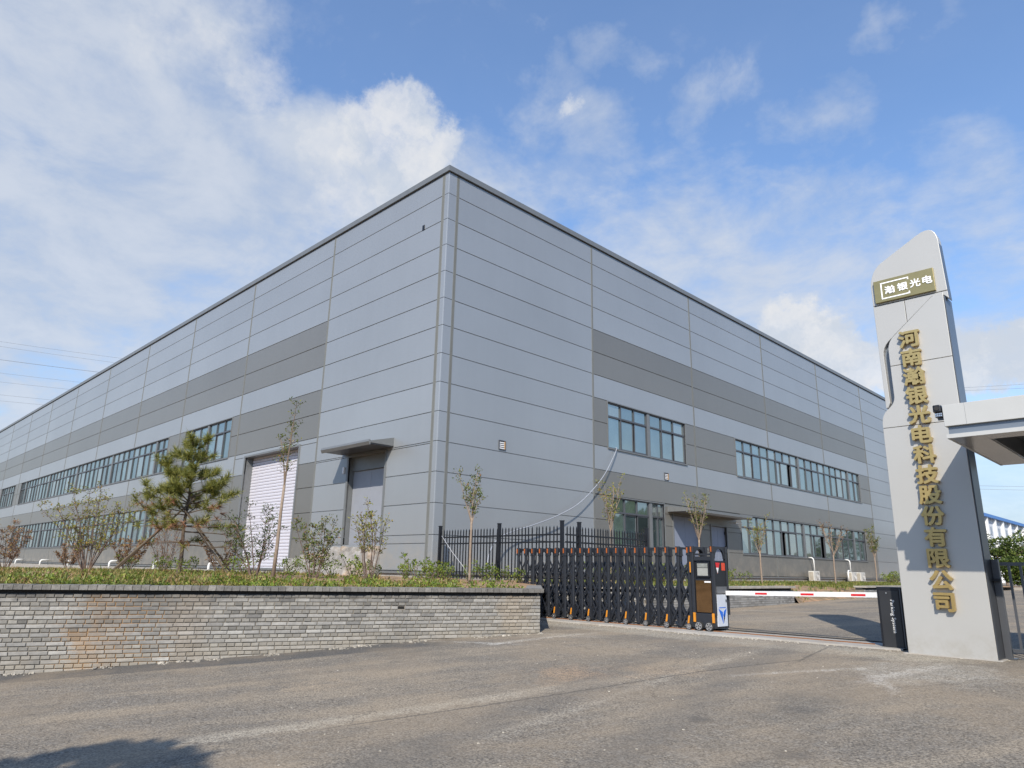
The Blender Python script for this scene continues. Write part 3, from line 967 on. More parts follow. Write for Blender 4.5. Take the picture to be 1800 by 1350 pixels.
band(FL, 16.1, 22.0, 6.62, 8.60, [19.0])
band(FL, 24.5, 61.55, 6.62, 8.60, [26.44, 34.66, 43.0, 51.2, 59.65])
band(FL, 64.0, 70.3, 6.62, 8.60, [67.2])
band(FL, 24.6, 61.6, 2.62, 4.60, [26.6, 34.7, 43.1, 51.2, 59.6])
band(FR, 9.17, 15.3, 6.62, 8.60, [12.22])
band(FR, 20.32, 38.42, 6.62, 8.60, [28.27, 36.36], {0: {6: 0.42}})
band(FR, 9.4, 13.22, 2.62, 4.58, [12.2])
band(FR, 20.4, 38.36, 2.62, 4.58, [28.27, 36.38], {0: {5: -0.5}, 1: {2: 0.55}})

# roller door with its deep surround
m = MB()
FL.box(m, 9.0, 9.1, -0.5, 0.03, 1.36, 6.5); FL.box(m, 14.1, 14.2, -0.5, 0.03, 1.36, 6.5); FL.box(m, 9.1, 14.1, -0.5, 0.03, 6.42, 6.5)
rdo = m.build('roller_door', M_TRIM, fac)
m = MB()
h = 0.137
prof = [(-0.41, 0.0), (-0.385, 0.012), (-0.378, h * 0.5), (-0.385, h - 0.02), (-0.41, h - 0.004)]
m.prism(prof, lambda u, v, d: FL.P(d, u, v), 9.105, 14.095)
base = m.build('slat', M_ROLL, rdo)
z = 1.40
base.location.z += z
k = 1
while z + h < 6.40:
    z += h
    o = bpy.data.objects.new('slat', base.data); COL.objects.link(o); o.parent = rdo
    o.location = Vector((base.location.x, base.location.y, base.location.z + h * k)); k += 1
m = MB(); FL.box(m, 9.11, 14.09, -0.43, -0.37, 1.36, 1.40); m.build('bottom_bar', M_FRAME, rdo)

# personnel door on the long side
m = MB()
FL.box(m, 2.75, 2.85, -0.3, 0.025, 2.35, 5.62); FL.box(m, 5.18, 5.28, -0.3, 0.025, 2.35, 5.62); FL.box(m, 2.85, 5.18, -0.3, 0.025, 5.56, 5.62)
FL.box(m, 2.85, 5.18, -0.3, -0.16, 5.05, 5.56)
dr = m.build('door', M_TRIM, fac)
for a, b in ((2.86, 4.005), (4.015, 5.17)):
    m = MB(); FL.box(m, a, b, -0.29, -0.24, 2.36, 5.045); m.build('door_leaf', M_DOOR, dr, bevel=0.006)
m = MB(); FL.box(m, 3.75, 3.95, -0.24, -0.20, 3.50, 3.54); FL.box(m, 3.78, 3.82, -0.24, -0.215, 3.3, 3.5); m.build('handle', M_BLACK, dr)
# its canopy
c = MB()
prof = [(0.0, 6.0), (0.94, 5.77), (1.02, 5.81), (1.045, 5.73), (0.99, 5.625), (0.965, 5.625), (0.95, 5.70), (0.0, 5.70)]
c.prism(prof, lambda u, v, d: FL.P(d, u, v), 2.39, 5.5)
c.build('door_canopy', M_TRIM, fac)
m = MB(); FL.box(m, 2.42, 5.47, 0.03, 0.94, 5.66, 5.698); m.build('canopy_shade_sheet', M_FRAME, fac)  # dark sheet that paints in the shade on the canopy's underside
m = MB(); FL.box(m, 5.42, 5.52, 0.0, 0.06, 4.98, 5.22); m.build('wall_lamp', M_WHITE, fac, bevel=0.01)

# doors on the gate side
m = MB()
FR.box(m, 13.87, 13.95, -0.2, 0.03, 1.5, 4.2); FR.box(m, 16.2, 16.28, -0.2, 0.03, 1.5, 4.2); FR.box(m, 13.95, 16.2, -0.2, 0.03, 4.15, 4.2)
dr = m.build('door', M_TRIM, fac)
for a, b in ((13.96, 15.07), (15.08, 16.19)):
    m = MB(); FR.box(m, a, b, -0.15, -0.10, 1.51, 4.14); m.build('door_leaf', M_DOORB, dr, bevel=0.006)
m = MB()
FR.box(m, 17.22, 17.3, -0.2, 0.03, 1.5, 3.94); FR.box(m, 18.8, 18.88, -0.2, 0.03, 1.5, 3.94); FR.box(m, 17.3, 18.8, -0.2, 0.03, 3.86, 3.94)
dr = m.build('door', M_TRIM, fac)
for a, b in ((17.31, 18.045), (18.055, 18.79)):
    m = MB(); FR.box(m, a, b, -0.15, -0.10, 1.51, 3.85); m.build('door_leaf', M_DOORB, dr, bevel=0.006)
m = MB()
for a in (17.36, 18.74):
    for z in (2.0, 2.8, 3.5):
        FR.box(m, a - 0.02, a + 0.02, -0.098, -0.07, z, z + 0.14)
m.build('hinge', M_BLACK, dr)
c = MB()
prof = [(0.0, 4.52), (1.0, 4.40), (1.04, 4.42), (1.04, 4.30), (1.0, 4.22), (0.96, 4.22), (0.94, 4.27), (0.0, 4.27)]
c.prism(prof, lambda u, v, d: FR.P(d, u, v), 13.5, 19.6)
c.build('door_canopy', M_TRIM, fac)
m = MB(); FR.box(m, 18.9, 19.5, 0.45, 0.5, 4.02, 4.12); FR.box(m, 18.95, 18.98, 0.05, 0.45, 4.06, 4.09); m.build('wall_lamp', M_WHITE, fac)

# small louvre vents left in the panels
for a, z in ((2.95, 5.87), (13.5, 5.86)):
    m = MB()
    FR.box(m, a - 0.17, a + 0.17, 0.001, 0.03, z - 0.17, z - 0.14); FR.box(m, a - 0.17, a + 0.17, 0.001, 0.03, z + 0.14, z + 0.17)
    FR.box(m, a - 0.17, a - 0.14, 0.001, 0.03, z - 0.14, z + 0.14); FR.box(m, a + 0.14, a + 0.17, 0.001, 0.03, z - 0.14, z + 0.14)
    FR.box(m, a - 0.14, a + 0.14, 0.001, 0.006, z - 0.14, z + 0.14)
    v = m.build('louvre_vent', M_FRAME, fac)
    s = MB(); FR.box(s, a + 0.11, a + 0.135, 0.008, 0.034, z - 0.14, z + 0.14); s.build('foam_edge', pm('foam_tan', (0.42, 0.24, 0.08), 0.8), v)
    for k in range(4):
        s = MB(); FR.box(s, a - 0.13, a + 0.10, 0.008, 0.022, z - 0.13 + k * 0.068, z - 0.095 + k * 0.068); s.build('slat', M_WHITE, v)
for a, z, w in ((1.36, 13.72, 0.06), (42.6, 8.5, 0.04)):
    m = MB(); FL.box(m, a - w, a + w, 0.001, 0.02, z - 0.1, z + 0.1); m.build('cable_hole', M_BLACK, fac)

# rough cast ledge under the personnel door
m = MB()
nx_, = (36,)
pts_top = []
for i in range(nx_ + 1):
    a = 2.78 + (8.95 - 2.78) * i / nx_
    pts_top.append((a, 2.30 - 0.42 * max(0, (a - 5.6) / 3.3) + random.uniform(-0.05, 0.03) * (a > 3.0)))
rows = 9
V, Fc = [], []
for j in range(rows + 1):
    for (a, zt_) in pts_top:
        f = j / rows
        z = zt_ + (1.05 - zt_) * f
        o = 0.10 + 0.16 * f + random.uniform(-0.035, 0.035)
        V.append(FL.P(a, o, z))
for j in range(rows):
    for i in range(nx_):
        q = j * (nx_ + 1) + i
        Fc.append((q, q + 1, q + nx_ + 2, q + nx_ + 1))
n0 = len(V)
for (a, zt_) in pts_top:
    V.append(FL.P(a, -0.02, zt_))
for i in range(nx_):
    Fc.append((i + 1, i, n0 + i, n0 + i + 1))
sl = [j * (nx_ + 1) for j in range(rows + 1)]
V.append(FL.P(pts_top[0][0], -0.02, 1.05)); Fc.append(tuple([n0] + sl + [len(V) - 1]))
m.v, m.f = V, Fc
led = m.build('concrete_ledge', pm("raw_concrete", (0.26, 0.25, 0.235), 0.95, 0, 0.45, 3, 0.8, 14,
                                   dirt=((0.34, 0.25, 0.17), 0.7, 0.50, 0.66, 0.8)), None)
tag(led, 'rough unfinished concrete ledge below the canopied side door', 'ledge')

# concrete walk along the long side
m = MB(); m.box(X0 - FLEN, X0 - 0.2, Y0 - 1.0, Y0 - 0.01, 1.0, 1.30); m.build('path', M_CONC, kind='structure')
m = MB(); m.box(X0 - FLEN, -28.0, 8.9, 9.1, 0.9, 1.30); m.build('kerb', M_CONC, kind='structure')


# ------------------------------------------------------------------ planted ground
def garden_z(x, y):
    d = (np.array((x, y)) - WS) @ WN * -1            # distance behind the front wall
    z = 1.155 + 0.15 * min(max(d / 5.0, 0), 1)
    z -= 0.006 * max(0, -x - 24)
    return z


WRET = np.array((-12.55, 13.62))                     # where the wall turns back to the gate
GARDEN = [tuple(WS - WN * 0.14 - WD * 8), tuple(WE - WN * 0.14), (WRET[0] - 0.1, WRET[1]), (-12.66, 14.2), (X0 + 0.0, 14.2), (X0, Y0 + 0.02), (X0 - FLEN, Y0 + 0.02), (-100, -12)]


def inpoly(x, y, P):
    r = False
    j = len(P) - 1
    for i in range(len(P)):
        if (P[i][1] > y) != (P[j][1] > y) and x < (P[j][0] - P[i][0]) * (y - P[i][1]) / (P[j][1] - P[i][1]) + P[i][0]:
            r = not r
        j = i
    return r


def soil_sheet(poly, zf, step, name='garden_soil'):
    bm = bmesh.new()
    vs_ = [bm.verts.new((x, y, 0)) for x, y in poly]
    bm.faces.new(vs_)
    xs = [p[0] for p in poly]; ys_ = [p[1] for p in poly]
    for ax, lo, hi in (((1, 0, 0), min(xs), max(xs)), ((0, 1, 0), min(ys_), max(ys_))):
        c = lo + step
        while c < hi:
            bmesh.ops.bisect_plane(bm, geom=bm.verts[:] + bm.edges[:] + bm.faces[:], plane_co=Vector(ax) * c, plane_no=ax)
            c += step * (1.0 if abs(c) < 40 else 3)
    for v in bm.verts:
        v.co.z = zf(v.co.x, v.co.y) + 0.03 * math.sin(v.co.x * 2.1 + 1.3 * math.sin(v.co.y * 1.7)) * math.sin(v.co.y * 2.3)
    bmesh.ops.recalc_face_normals(bm, faces=bm.faces)
    me = bpy.data.meshes.new(name); bm.to_mesh(me); bm.free()
    me.materials.append(M_SOIL)
    me.polygons.foreach_set('use_smooth', [True] * len(me.polygons))
    o = bpy.data.objects.new(name, me); COL.objects.link(o); o['kind'] = 'structure'
    return o


soil_sheet(GARDEN, garden_z, 0.8)

BX = -10.35                                          # front of the bed beside the yard


def bed_z(x, y):
    z = 1.20 - 0.015 * max(0, x + 14)
    z += 0.05 * max(0, min(1, (x + 13) / -4))
    # soil slides down to the yard where the wall is broken
    k = max(0.0, min(1.0, (y - 23.4) / 1.2, (29.6 - y) / 0.8))
    z -= k * max(0, x + 12.6) * 0.13
    z -= max(0.0, x - (BX - 0.12)) * 1.5
    return z


bed = [(X0 + 0.01, 14.25), (-12.5, 14.25), (-11.9, 14.25), (BX - 0.1, 15.3), (BX - 0.1, 23.72), (BX + 0.9, 23.72), (BX + 0.9, 29.15), (BX - 0.02, 29.18), (BX - 0.1, 62), (X0 + 0.01, 62)]
soil_sheet(bed, bed_z, 0.8, 'garden_soil')

# ------------------------------------------------------------------ brick walls
COURSE, ST, JT = 0.0635, 0.25, 0.0125


def brick_material(mname, k):
    m = bpy.data.materials.new(mname)
    m.use_nodes = True
    t = m.node_tree
    b = t.nodes['Principled BSDF']
    geo = t.nodes.new('ShaderNodeNewGeometry')
    oi = t.nodes.new('ShaderNodeObjectInfo')
    pos = geo.outputs['Position']
    rnd = math_n(t, 'FRACT', math_n(t, 'ADD', geo.outputs['Random Per Island'], oi.outputs['Random']))
    r = t.nodes.new('ShaderNodeValToRGB')
    els = r.color_ramp.elements
    while len(els) < 5:
        els.new(0.5)
    for e, (p, c) in zip(els, [(0, (0.14, 0.136, 0.128)), (0.10, (0.20, 0.194, 0.182)), (0.5, (0.245, 0.236, 0.219)), (0.88, (0.272, 0.262, 0.242)), (1, (0.33, 0.32, 0.297))]):
        e.position = p; e.color = (c[0] * k[0], c[1] * k[1], c[2] * k[2], 1)
    t.links.new(rnd, r.inputs[0])
    n1 = noise(t, pos, 14, 5, 0.65)
    v = maprange(t, n1.outputs['Fac'], 0.3, 0.7, 0.82, 1.14, False)
    s = t.nodes.new('ShaderNodeVectorMath'); s.operation = 'SCALE'
    t.links.new(r.outputs[0], s.inputs[0]); t.links.new(v, s.inputs['Scale'])
    c = s.outputs[0]
    sep = t.nodes.new('ShaderNodeSeparateXYZ'); t.links.new(pos, sep.inputs[0])
    al = math_n(t, 'SUBTRACT', math_n(t, 'ADD', math_n(t, 'MULTIPLY', sep.outputs['X'], WD[0]), math_n(t, 'MULTIPLY', sep.outputs['Y'], WD[1])), float(WS @ WD))
    rag = noise(t, pos, 3.0, 5, 0.65)
    al2 = math_n(t, 'ADD', al, math_n(t, 'MULTIPLY', math_n(t, 'SUBTRACT', rag.outputs['Fac'], 0.5), 1.6))
    Z = sep.outputs['Z']
    # dark blotches and darker top courses, and rust washed down the wall by a leak
    blot = math_n(t, 'MULTIPLY', maprange(t, rag.outputs['Fac'], 0.5, 0.68), maprange(t, Z, 0.65, 1.1))
    c = mixrgb(t, math_n(t, 'MULTIPLY', blot, 0.5), c, (0.085, 0.085, 0.085))
    near = maprange(t, math_n(t, 'ABSOLUTE', math_n(t, 'SUBTRACT', al2, 8.0)), 1.1, 0.3)
    blot2 = math_n(t, 'MULTIPLY', math_n(t, 'MULTIPLY', near, maprange(t, Z, 0.45, 0.8)), maprange(t, rnd, 0.35, 0.5, 0.15, 1.0))
    c = mixrgb(t, math_n(t, 'MULTIPLY', blot2, 0.62), c, (0.085, 0.083, 0.08))
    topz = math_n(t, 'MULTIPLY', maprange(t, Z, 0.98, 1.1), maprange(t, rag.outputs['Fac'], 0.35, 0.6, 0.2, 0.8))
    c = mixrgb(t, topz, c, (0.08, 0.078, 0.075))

    def stain(cx, w, k, col, c):
        d = math_n(t, 'ABSOLUTE', math_n(t, 'SUBTRACT', al2, cx))
        return mixrgb(t, math_n(t, 'MULTIPLY', math_n(t, 'MULTIPLY', maprange(t, d, w, w * 0.2), maprange(t, rag.outputs['Fac'], 0.25, 0.6, 0.3, 1)), k), c, col)
    lowz = maprange(t, Z, 1.0, 0.25, 0.35, 1.0)
    c0 = c
    c = stain(7.65, 0.5, 0.26, (0.27, 0.175, 0.10), c)
    c = stain(7.45, 0.24, 0.40, (0.33, 0.20, 0.09), c)
    c = mixrgb(t, lowz, c0, c)
    c = stain(8.8, 0.5, 0.22, (0.26, 0.17, 0.09), c)
    c = stain(14.55, 0.5, 0.4, (0.30, 0.23, 0.15), c)
    # pale dust splashed up from the road
    h = math_n(t, 'SUBTRACT', Z, maprange(t, sep.outputs['Y'], 0, 10, -0.14, 0.42, False))
    c = mixrgb(t, math_n(t, 'MULTIPLY', maprange(t, h, 0.35, 0.0), maprange(t, rag.outputs['Fac'], 0.3, 0.65, 0.1, 0.6)), c, (0.30, 0.265, 0.21))
    t.links.new(c, b.inputs['Base Color'])
    b.inputs['Roughness'].default_value = 0.9
    bn = noise(t, pos, 45, 4)
    bp = t.nodes.new('ShaderNodeBump'); bp.inputs['Strength'].default_value = 0.4; bp.inputs['Distance'].default_value = 0.006
    t.links.new(bn.outputs['Fac'], bp.inputs['Height']); t.links.new(bp.outputs[0], b.inputs['Normal'])
    return m


M_BRICK = brick_material('grey_brick', (1.16, 1.17, 1.18))
M_HEADER = brick_material('grey_brick_header', (0.93, 0.92, 0.89))


def mortar_material():
    """mortar joints, with the same rust leak running through them"""
    m = M_MORTAR
    t = m.node_tree
    b = t.nodes['Principled BSDF']
    src = b.inputs['Base Color'].links[0].from_socket
    geo = t.nodes.new('ShaderNodeNewGeometry')
    sep = t.nodes.new('ShaderNodeSeparateXYZ'); t.links.new(geo.outputs['Position'], sep.inputs[0])
    al = math_n(t, 'SUBTRACT', math_n(t, 'ADD', math_n(t, 'MULTIPLY', sep.outputs['X'], WD[0]), math_n(t, 'MULTIPLY', sep.outputs['Y'], WD[1])), float(WS @ WD))
    rag = noise(t, geo.outputs['Position'], 3.0, 5, 0.65)
    al2 = math_n(t, 'ADD', al, math_n(t, 'MULTIPLY', math_n(t, 'SUBTRACT', rag.outputs['Fac'], 0.5), 1.6))
    d = math_n(t, 'ABSOLUTE', math_n(t, 'SUBTRACT', al2, 7.75))
    c = mixrgb(t, maprange(t, d, 1.1, 0.2, 0, 0.8), src, (0.31, 0.18, 0.08))
    t.links.new(c, b.inputs['Base Color'])


mortar_material()


def wp(a, o, z):
    """front wall coordinates: along, outward, height"""
    p = WS + WD * a + WN * o
    return (p[0], p[1], z)


wall = thing('brick_wall', 'long grey brick retaining wall with rust stains holding up the planted bed', 'wall', wp(6.0, 0, 0.0))
ZTOP = 1.118
ZCOP = 1.172
m = MB()
for i in range(40):
    a0, a1 = WLEN * i / 40, WLEN * (i + 1) / 40
    zb = zg(wp(a0, 0, 0)[1]) - 0.25
    m.obox(((WS + WD * (a0 + a1) / 2 - WN * 0.19)[0], (WS + WD * (a0 + a1) / 2 - WN * 0.19)[1], (zb + ZTOP) / 2), (WD[0] * (a1 - a0) / 2, WD[1] * (a1 - a0) / 2, 0), (WN[0] * 0.178, WN[1] * 0.178, 0), (0, 0, (ZTOP - zb) / 2))
# the return towards the gate, rendered solid
rd_ = (WRET - WE) / np.linalg.norm(WRET - WE); rl = np.linalg.norm(WRET - WE); rn = np.array((-rd_[1], rd_[0]))
cc = (WE + WRET) / 2 - WD * 0.0
m.build('mortar_core', M_MORTAR, wall)
m = MB()
cc2 = cc + np.array((rd_[1], -rd_[0])) * -0.14
m.obox((cc2[0], cc2[1], 0.72), (rd_[0] * rl / 2, rd_[1] * rl / 2, 0), (rn[0] * 0.11, rn[1] * 0.11, 0), (0, 0, 0.45))
m.build('return_core', M_MORTAR, wall)


def brick_geo(a0, a1, z0, z1, proud, base):
    """chamfered brick face, open at the back, relative to base"""
    e = 0.005
    o0, o1 = -0.02, proud
    V = [wp(a0, o0, z0), wp(a1, o0, z0), wp(a1, o0, z1), wp(a0, o0, z1),
         wp(a0, o1 - e, z0), wp(a1, o1 - e, z0), wp(a1, o1 - e, z1), wp(a0, o1 - e, z1),
         wp(a0 + e, o1, z0 + e), wp(a1 - e, o1, z0 + e), wp(a1 - e, o1, z1 - e), wp(a0 + e, o1, z1 - e)]
    F = [(0, 1, 5, 4), (1, 2, 6, 5), (2, 3, 7, 6), (3, 0, 4, 7), (4, 5, 9, 8), (5, 6, 10, 9), (6, 7, 11, 10), (7, 4, 8, 11), (8, 9, 10, 11)]
    return V, F


singles, rest, heads = [], [], []
course = 0
z1 = ZTOP
while z1 > -0.45:
    z0 = z1 - COURSE + JT
    hdr = course % 2 == 0
    step = ST / 2 if hdr else ST
    a = (0.03 if hdr else -0.09) + random.uniform(-0.012, 0.012) - (0.0 if course % 4 < 2 else ST * 0.25)
    while a < WLEN:
        b0, b1 = max(a + JT / 2, 0), min(a + step - JT / 2, WLEN)
        if b1 - b0 > 0.03:
            p = wp((b0 + b1) / 2, 0, z0)
            if z1 > zg(p[1]) - 0.02:
                d = math.hypot(p[0], p[1])
                vis = (b0 + b1) / 2 > 6.0
                if abs((b0 + b1) / 2 - 12.3) < step / 2 and course == 3:
                    mh = (b0 + b1) / 2
                    HOLE = (mh, b1, z0, z1)
                    rest.append((d, b0, mh - 0.005, z0, z1, 0.0))
                else:
                    (heads if hdr else singles if vis else rest).append((d, b0, b1, z0 + random.uniform(-.0015, .0015), z1 + random.uniform(-.0015, .0015), random.uniform(-0.002, 0.006)))
        a += step + random.uniform(-0.004, 0.004)
    z1 -= COURSE
    course += 1
singles.sort()
rest += singles[300:]
singles = singles[:300]
bcache = {}
for (d, b0, b1, z0, z1, pr) in singles:
    # alike full-length bricks share one of a few meshes
    w = b1 - b0
    full = abs(w - (ST - JT)) < 0.006
    key = random.randrange(8) if full else None
    if key is not None and key in bcache:
        me = bcache[key]
    else:
        V, F = brick_geo(0, (ST - JT) if full else w, 0, COURSE - JT, 0.0, None)
        V = [(v[0] - WS[0], v[1] - WS[1], v[2]) for v in V]
        j = 0.0025
        V = [(x + random.uniform(-j, j), y + random.uniform(-j, j), z + random.uniform(-j, j) * 0.6) for x, y, z in V]
        me = bpy.data.meshes.new('brick'); me.from_pydata(V, [], F); me.materials.append(M_BRICK)
        if key is not None:
            bcache[key] = me
    inst('brick', me, wall, wp(b0, pr, z0))
m = MB()
for (d, b0, b1, z0, z1, pr) in heads:
    V, F = brick_geo(b0, b1, z0, z1, pr, None)
    m.add(V, F)
m.build('header_bricks', M_HEADER, wall, kind='stuff')
m = MB()
for (d, b0, b1, z0, z1, pr) in rest:
    V, F = brick_geo(b0, b1, z0, z1, pr, None)
    m.add(V, F)
# bricks on the return
c_ = 0
z1 = ZTOP
rO = np.array((rd_[1], -rd_[0]))
if rO @ np.array((1, 0)) < 0: rO = -rO
while z1 > 0.3:
    z0 = z1 - COURSE + JT
    step = ST / 2 if c_ % 2 == 0 else ST
    a = 0.0
    while a < rl - 0.05:
        b0, b1 = a + JT / 2, min(a + step - JT / 2, rl)
        q = [WE + rd_ * s + rO * (o) - rO * 0.03 for s, o in ((b0, -0.03), (b1, -0.03), (b1, 0.02), (b0, 0.02))]
        m.add([(q[i][0], q[i][1], zz) for zz in (z0, z1) for i in range(4)], [(0, 3, 2, 1), (4, 5, 6, 7), (0, 1, 5, 4), (1, 2, 6, 5), (2, 3, 7, 6), (3, 0, 4, 7)])
        a += step
    z1 -= COURSE; c_ += 1
m.build('brickwork', M_BRICK, wall, kind='stuff')
# weep hole, left where a header is missing
m = MB()
V, F = brick_geo(*HOLE, -0.0085, None)
m.add(V, F).build('weep_hole', pm("weep_black", (0.01, 0.01, 0.01), 1.0), wall)
# coping: a row of bricks on edge carried forward over a recess painted dark as shade
m = MB()
a = 0.0
k = 0
cop_single = []
while a < WLEN + 0.02:
    a1 = min(a + 0.122, WLEN + 0.05)
    pr = 0.075 + random.uniform(-0.008, 0.006)
    zt = 1.25 + random.uniform(-0.006, 0.004)
    c0 = (wp(a + 0.004, -0.37, ZCOP + 0.006), wp(a1 - 0.004, pr, zt))
    mid = WS + WD * (a + a1) / 2 + WN * (pr - 0.37) / 2
    tgt = m
    if a > 6.2 and a < 13.2:
        tgt = MB()
        cop_single.append(tgt)
    tgt.obox((mid[0], mid[1], (ZCOP + 0.006 + zt) / 2), (WD[0] * (a1 - a - 0.008) / 2, WD[1] * (a1 - a - 0.008) / 2, 0), (WN[0] * (pr + 0.37) / 2, WN[1] * (pr + 0.37) / 2, 0), (0, 0, (zt - ZCOP - 0.006) / 2))
    a = a1
for t_ in cop_single:
    t_.build('coping_brick', M_COPING, wall)
m.build('coping_row', M_COPING, wall, kind='stuff')
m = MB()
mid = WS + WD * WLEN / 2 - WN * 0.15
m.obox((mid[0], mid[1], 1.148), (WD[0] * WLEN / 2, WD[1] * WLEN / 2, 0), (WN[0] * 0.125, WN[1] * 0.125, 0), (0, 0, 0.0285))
m.build('coping_shade_strip', M_RUBBER, wall)  # near-black strip standing in for the shade under the coping
m = MB()
m.obox((mid[0], mid[1], 1.2065), (WD[0] * WLEN / 2, WD[1] * WLEN / 2, 0), (WN[0] * 0.205, WN[1] * 0.205, 0), (0, 0, 0.027))
m.build('coping_mortar', M_MORTAR, wall)
m = MB()
cc3 = cc + rO * -0.12
m.obox((cc3[0], cc3[1], 1.21), (rd_[0] * rl / 2, rd_[1] * rl / 2, 0), (rO[0] * 0.17, rO[1] * 0.17, 0), (0, 0, 0.036))
m.build('return_coping', M_COPING, wall)


def low_wall(label, p0, p1, zt=1.25):
    p0, p1 = np.array(p0, float), np.array(p1, float)
    L = np.linalg.norm(p1 - p0); d = (p1 - p0) / L; n = np.array((d[1], -d[0]))
    w = thing('brick_wall', label, 'wall', ((p0[0] + p1[0]) / 2, (p0[1] + p1[1]) / 2, zg((p0[1] + p1[1]) / 2)))
    def q(a, o, z): r = p0 + d * a + n * o; return (r[0], r[1], z)
    def ob(mb, a0, a1, o0, o1, z0, z1):
        mb.add([q(a, o, z) for z in (z0, z1) for a, o in ((a0, o0), (a1, o0), (a1, o1), (a0, o1))], [(0, 3, 2, 1), (4, 5, 6, 7), (0, 1, 5, 4), (1, 2, 6, 5), (2, 3, 7, 6), (3, 0, 4, 7)])
    m = MB(); ob(m, 0.01, L - 0.01, -0.36, -0.012, 0.2, zt - 0.14); m.build('mortar_core', M_MORTAR, w)
    m = MB(); z1 = zt - 0.14; c = 0
    while z1 > 0.45:
        st = 0.125 if c % 2 else 0.25
        a = random.uniform(-0.1, 0)
        while a < L:
            b0, b1 = max(a + 0.006, 0), min(a + st - 0.006, L)
            if b1 > b0 + 0.02 and z1 > zg(q(b0, 0, 0)[1]) - 0.03:
                ob(m, b0, b1, -0.03, random.uniform(-0.003, 0.004), z1 - 0.052, z1)
            a += st
        z1 -= 0.0635; c += 1
    m.build('brickwork', M_GREYSTONE, w, kind='stuff')
    m = MB(); ob(m, 0.0, L, -0.34, -0.09, zt - 0.14, zt - 0.062); m.build('coping_shade_strip', M_RUBBER, w)  # same black strip for the coping's shade
    m = MB(); a = 0
    while a < L:
        ob(m, a + 0.004, min(a + 0.25, L) - 0.004, -0.40, 0.07, zt - 0.062, zt); a += 0.25
    m.build('coping_row', pm("coping_pale", (0.30, 0.275, 0.24), 0.9, 0, 0.15, 6, island=0.15), w, kind='stuff')


low_wall('low grey brick wall along the yard just behind the end of the sliding gate', (BX, 15.2), (BX, 23.7))
low_wall('short grey brick wall with concrete coping beside the parking barrier cabinet', (BX + 0.35, 29.2), (BX + 0.35, 46.0))
low_wall('short brick corner wall hidden behind the black sliding gate lattice', (-12.5, 13.8), (BX - 0.02, 15.15))

# ------------------------------------------------------------------ gate track
GY = 13.2
m = MB()
xs = np.linspace(-12.0, -3.9, 28)
V = []
for x in xs:
    yf = 12.72 + random.uniform(-0.07, 0.05)
    V += [(x, yf, zg(yf) - 0.05), (x, yf + 0.03, zg(GY) + 0.022), (x, 13.72 + random.uniform(-0.02, 0.02), zg(GY) + 0.024), (x, 13.76, zg(13.76) - 0.05)]
F = []
for i in range(len(xs) - 1):
    for k in range(3):
        q = i * 4 + k
        F.append((q, q + 4, q + 5, q + 1))
m.v, m.f = V, F
m.build('concrete_strip', M_CONC, kind='structure', fix=True)
ZT = zg(GY) + 0.024
m = MB(); m.box(-12.0, -4.3, GY + 0.46, GY + 0.48, ZT - 0.01, ZT + 0.02)
tag(m.build('gate_rail', M_RUBBER), 'dark rear guide rail in the concrete strip across the entrance', 'rail')
m = MB(); m.box(-12.0, -4.45, GY - 0.022, GY + 0.022, ZT - 0.01, ZT + 0.014)
tag(m.build('gate_rail', M_RUST), 'rusty steel guide rail set in the concrete strip across the entrance', 'rail')

# ------------------------------------------------------------------ telescopic sliding gate
gate = thing('sliding_gate', 'black telescopic sliding gate with lattice bars and orange caps, pulled open', 'gate', (-10.4, GY, ZT))
GD = 0.52
xp = np.linspace(-12.87, -7.93, 20)


def gx(f): return -12.87 + (f) * (4.94 / 19)


pm_post, pm_cap, pm_ref, pm_arch = [None] * 4
def cyl_box(mb, x, y, z0, z1, wx, wy, ch=0.012):
    p = [(-wx, -wy + ch), (-wx + ch, -wy), (wx - ch, -wy), (wx, -wy + ch), (wx, wy - ch), (wx - ch, wy), (-wx + ch, wy), (-wx, wy - ch)]
    return mb.prism([(x + a, y + b) for a, b in p], lambda u, v, d: (u, v, d), z0, z1)


first = {}
def part(name, key, mk, mat, parent, loc, smooth=False):
    """build a shared mesh once around the origin, then reuse it"""
    if key not in first:
        b = MB(); mk(b)
        me = bpy.data.meshes.new(name)
        me.from_pydata(b.v, [], b.f)
        bm = bmesh.new(); bm.from_mesh(me); bmesh.ops.recalc_face_normals(bm, faces=bm.faces); bm.to_mesh(me); bm.free()
        me.materials.append(mat)
        if smooth: me.polygons.foreach_set('use_smooth', [True] * len(me.polygons))
        first[key] = me
    return inst(name, first[key], parent, loc)


def mk_post(b): cyl_box(b, 0, 0, 0.05, 1.52, 0.034, 0.03)
def mk_cap(b):
    cyl_box(b, 0, 0, 1.50, 1.645, 0.044, 0.042, 0.014)
    cyl_box(b, 0, 0, 1.46, 1.498, 0.050, 0.046, 0.014)
def mk_ref(b): b.box(-0.014, 0.014, -0.010, 0.004, -0.055, 0.055)
def mk_arch(b):
    n = 10
    top = [(0.03, 1.635), (GD - 0.03, 1.635)]
    und = [(GD / 2 + math.cos(math.pi * k / n) * (GD / 2 - 0.055), 1.50 + math.sin(math.pi * k / n) * 0.095) for k in range(n + 1)]
    poly = [(0.03, 1.50)] + [(0.03, 1.635), (GD - 0.03, 1.635), (GD - 0.03, 1.50)] + und
    b.prism(poly, lambda u, v, d: (d, u, v), -0.016, 0.016)
def mk_lbar(b):
    b.tube([(0, 0.04, 0.20), (0, GD - 0.04, 0.20)], 0.02, 6)
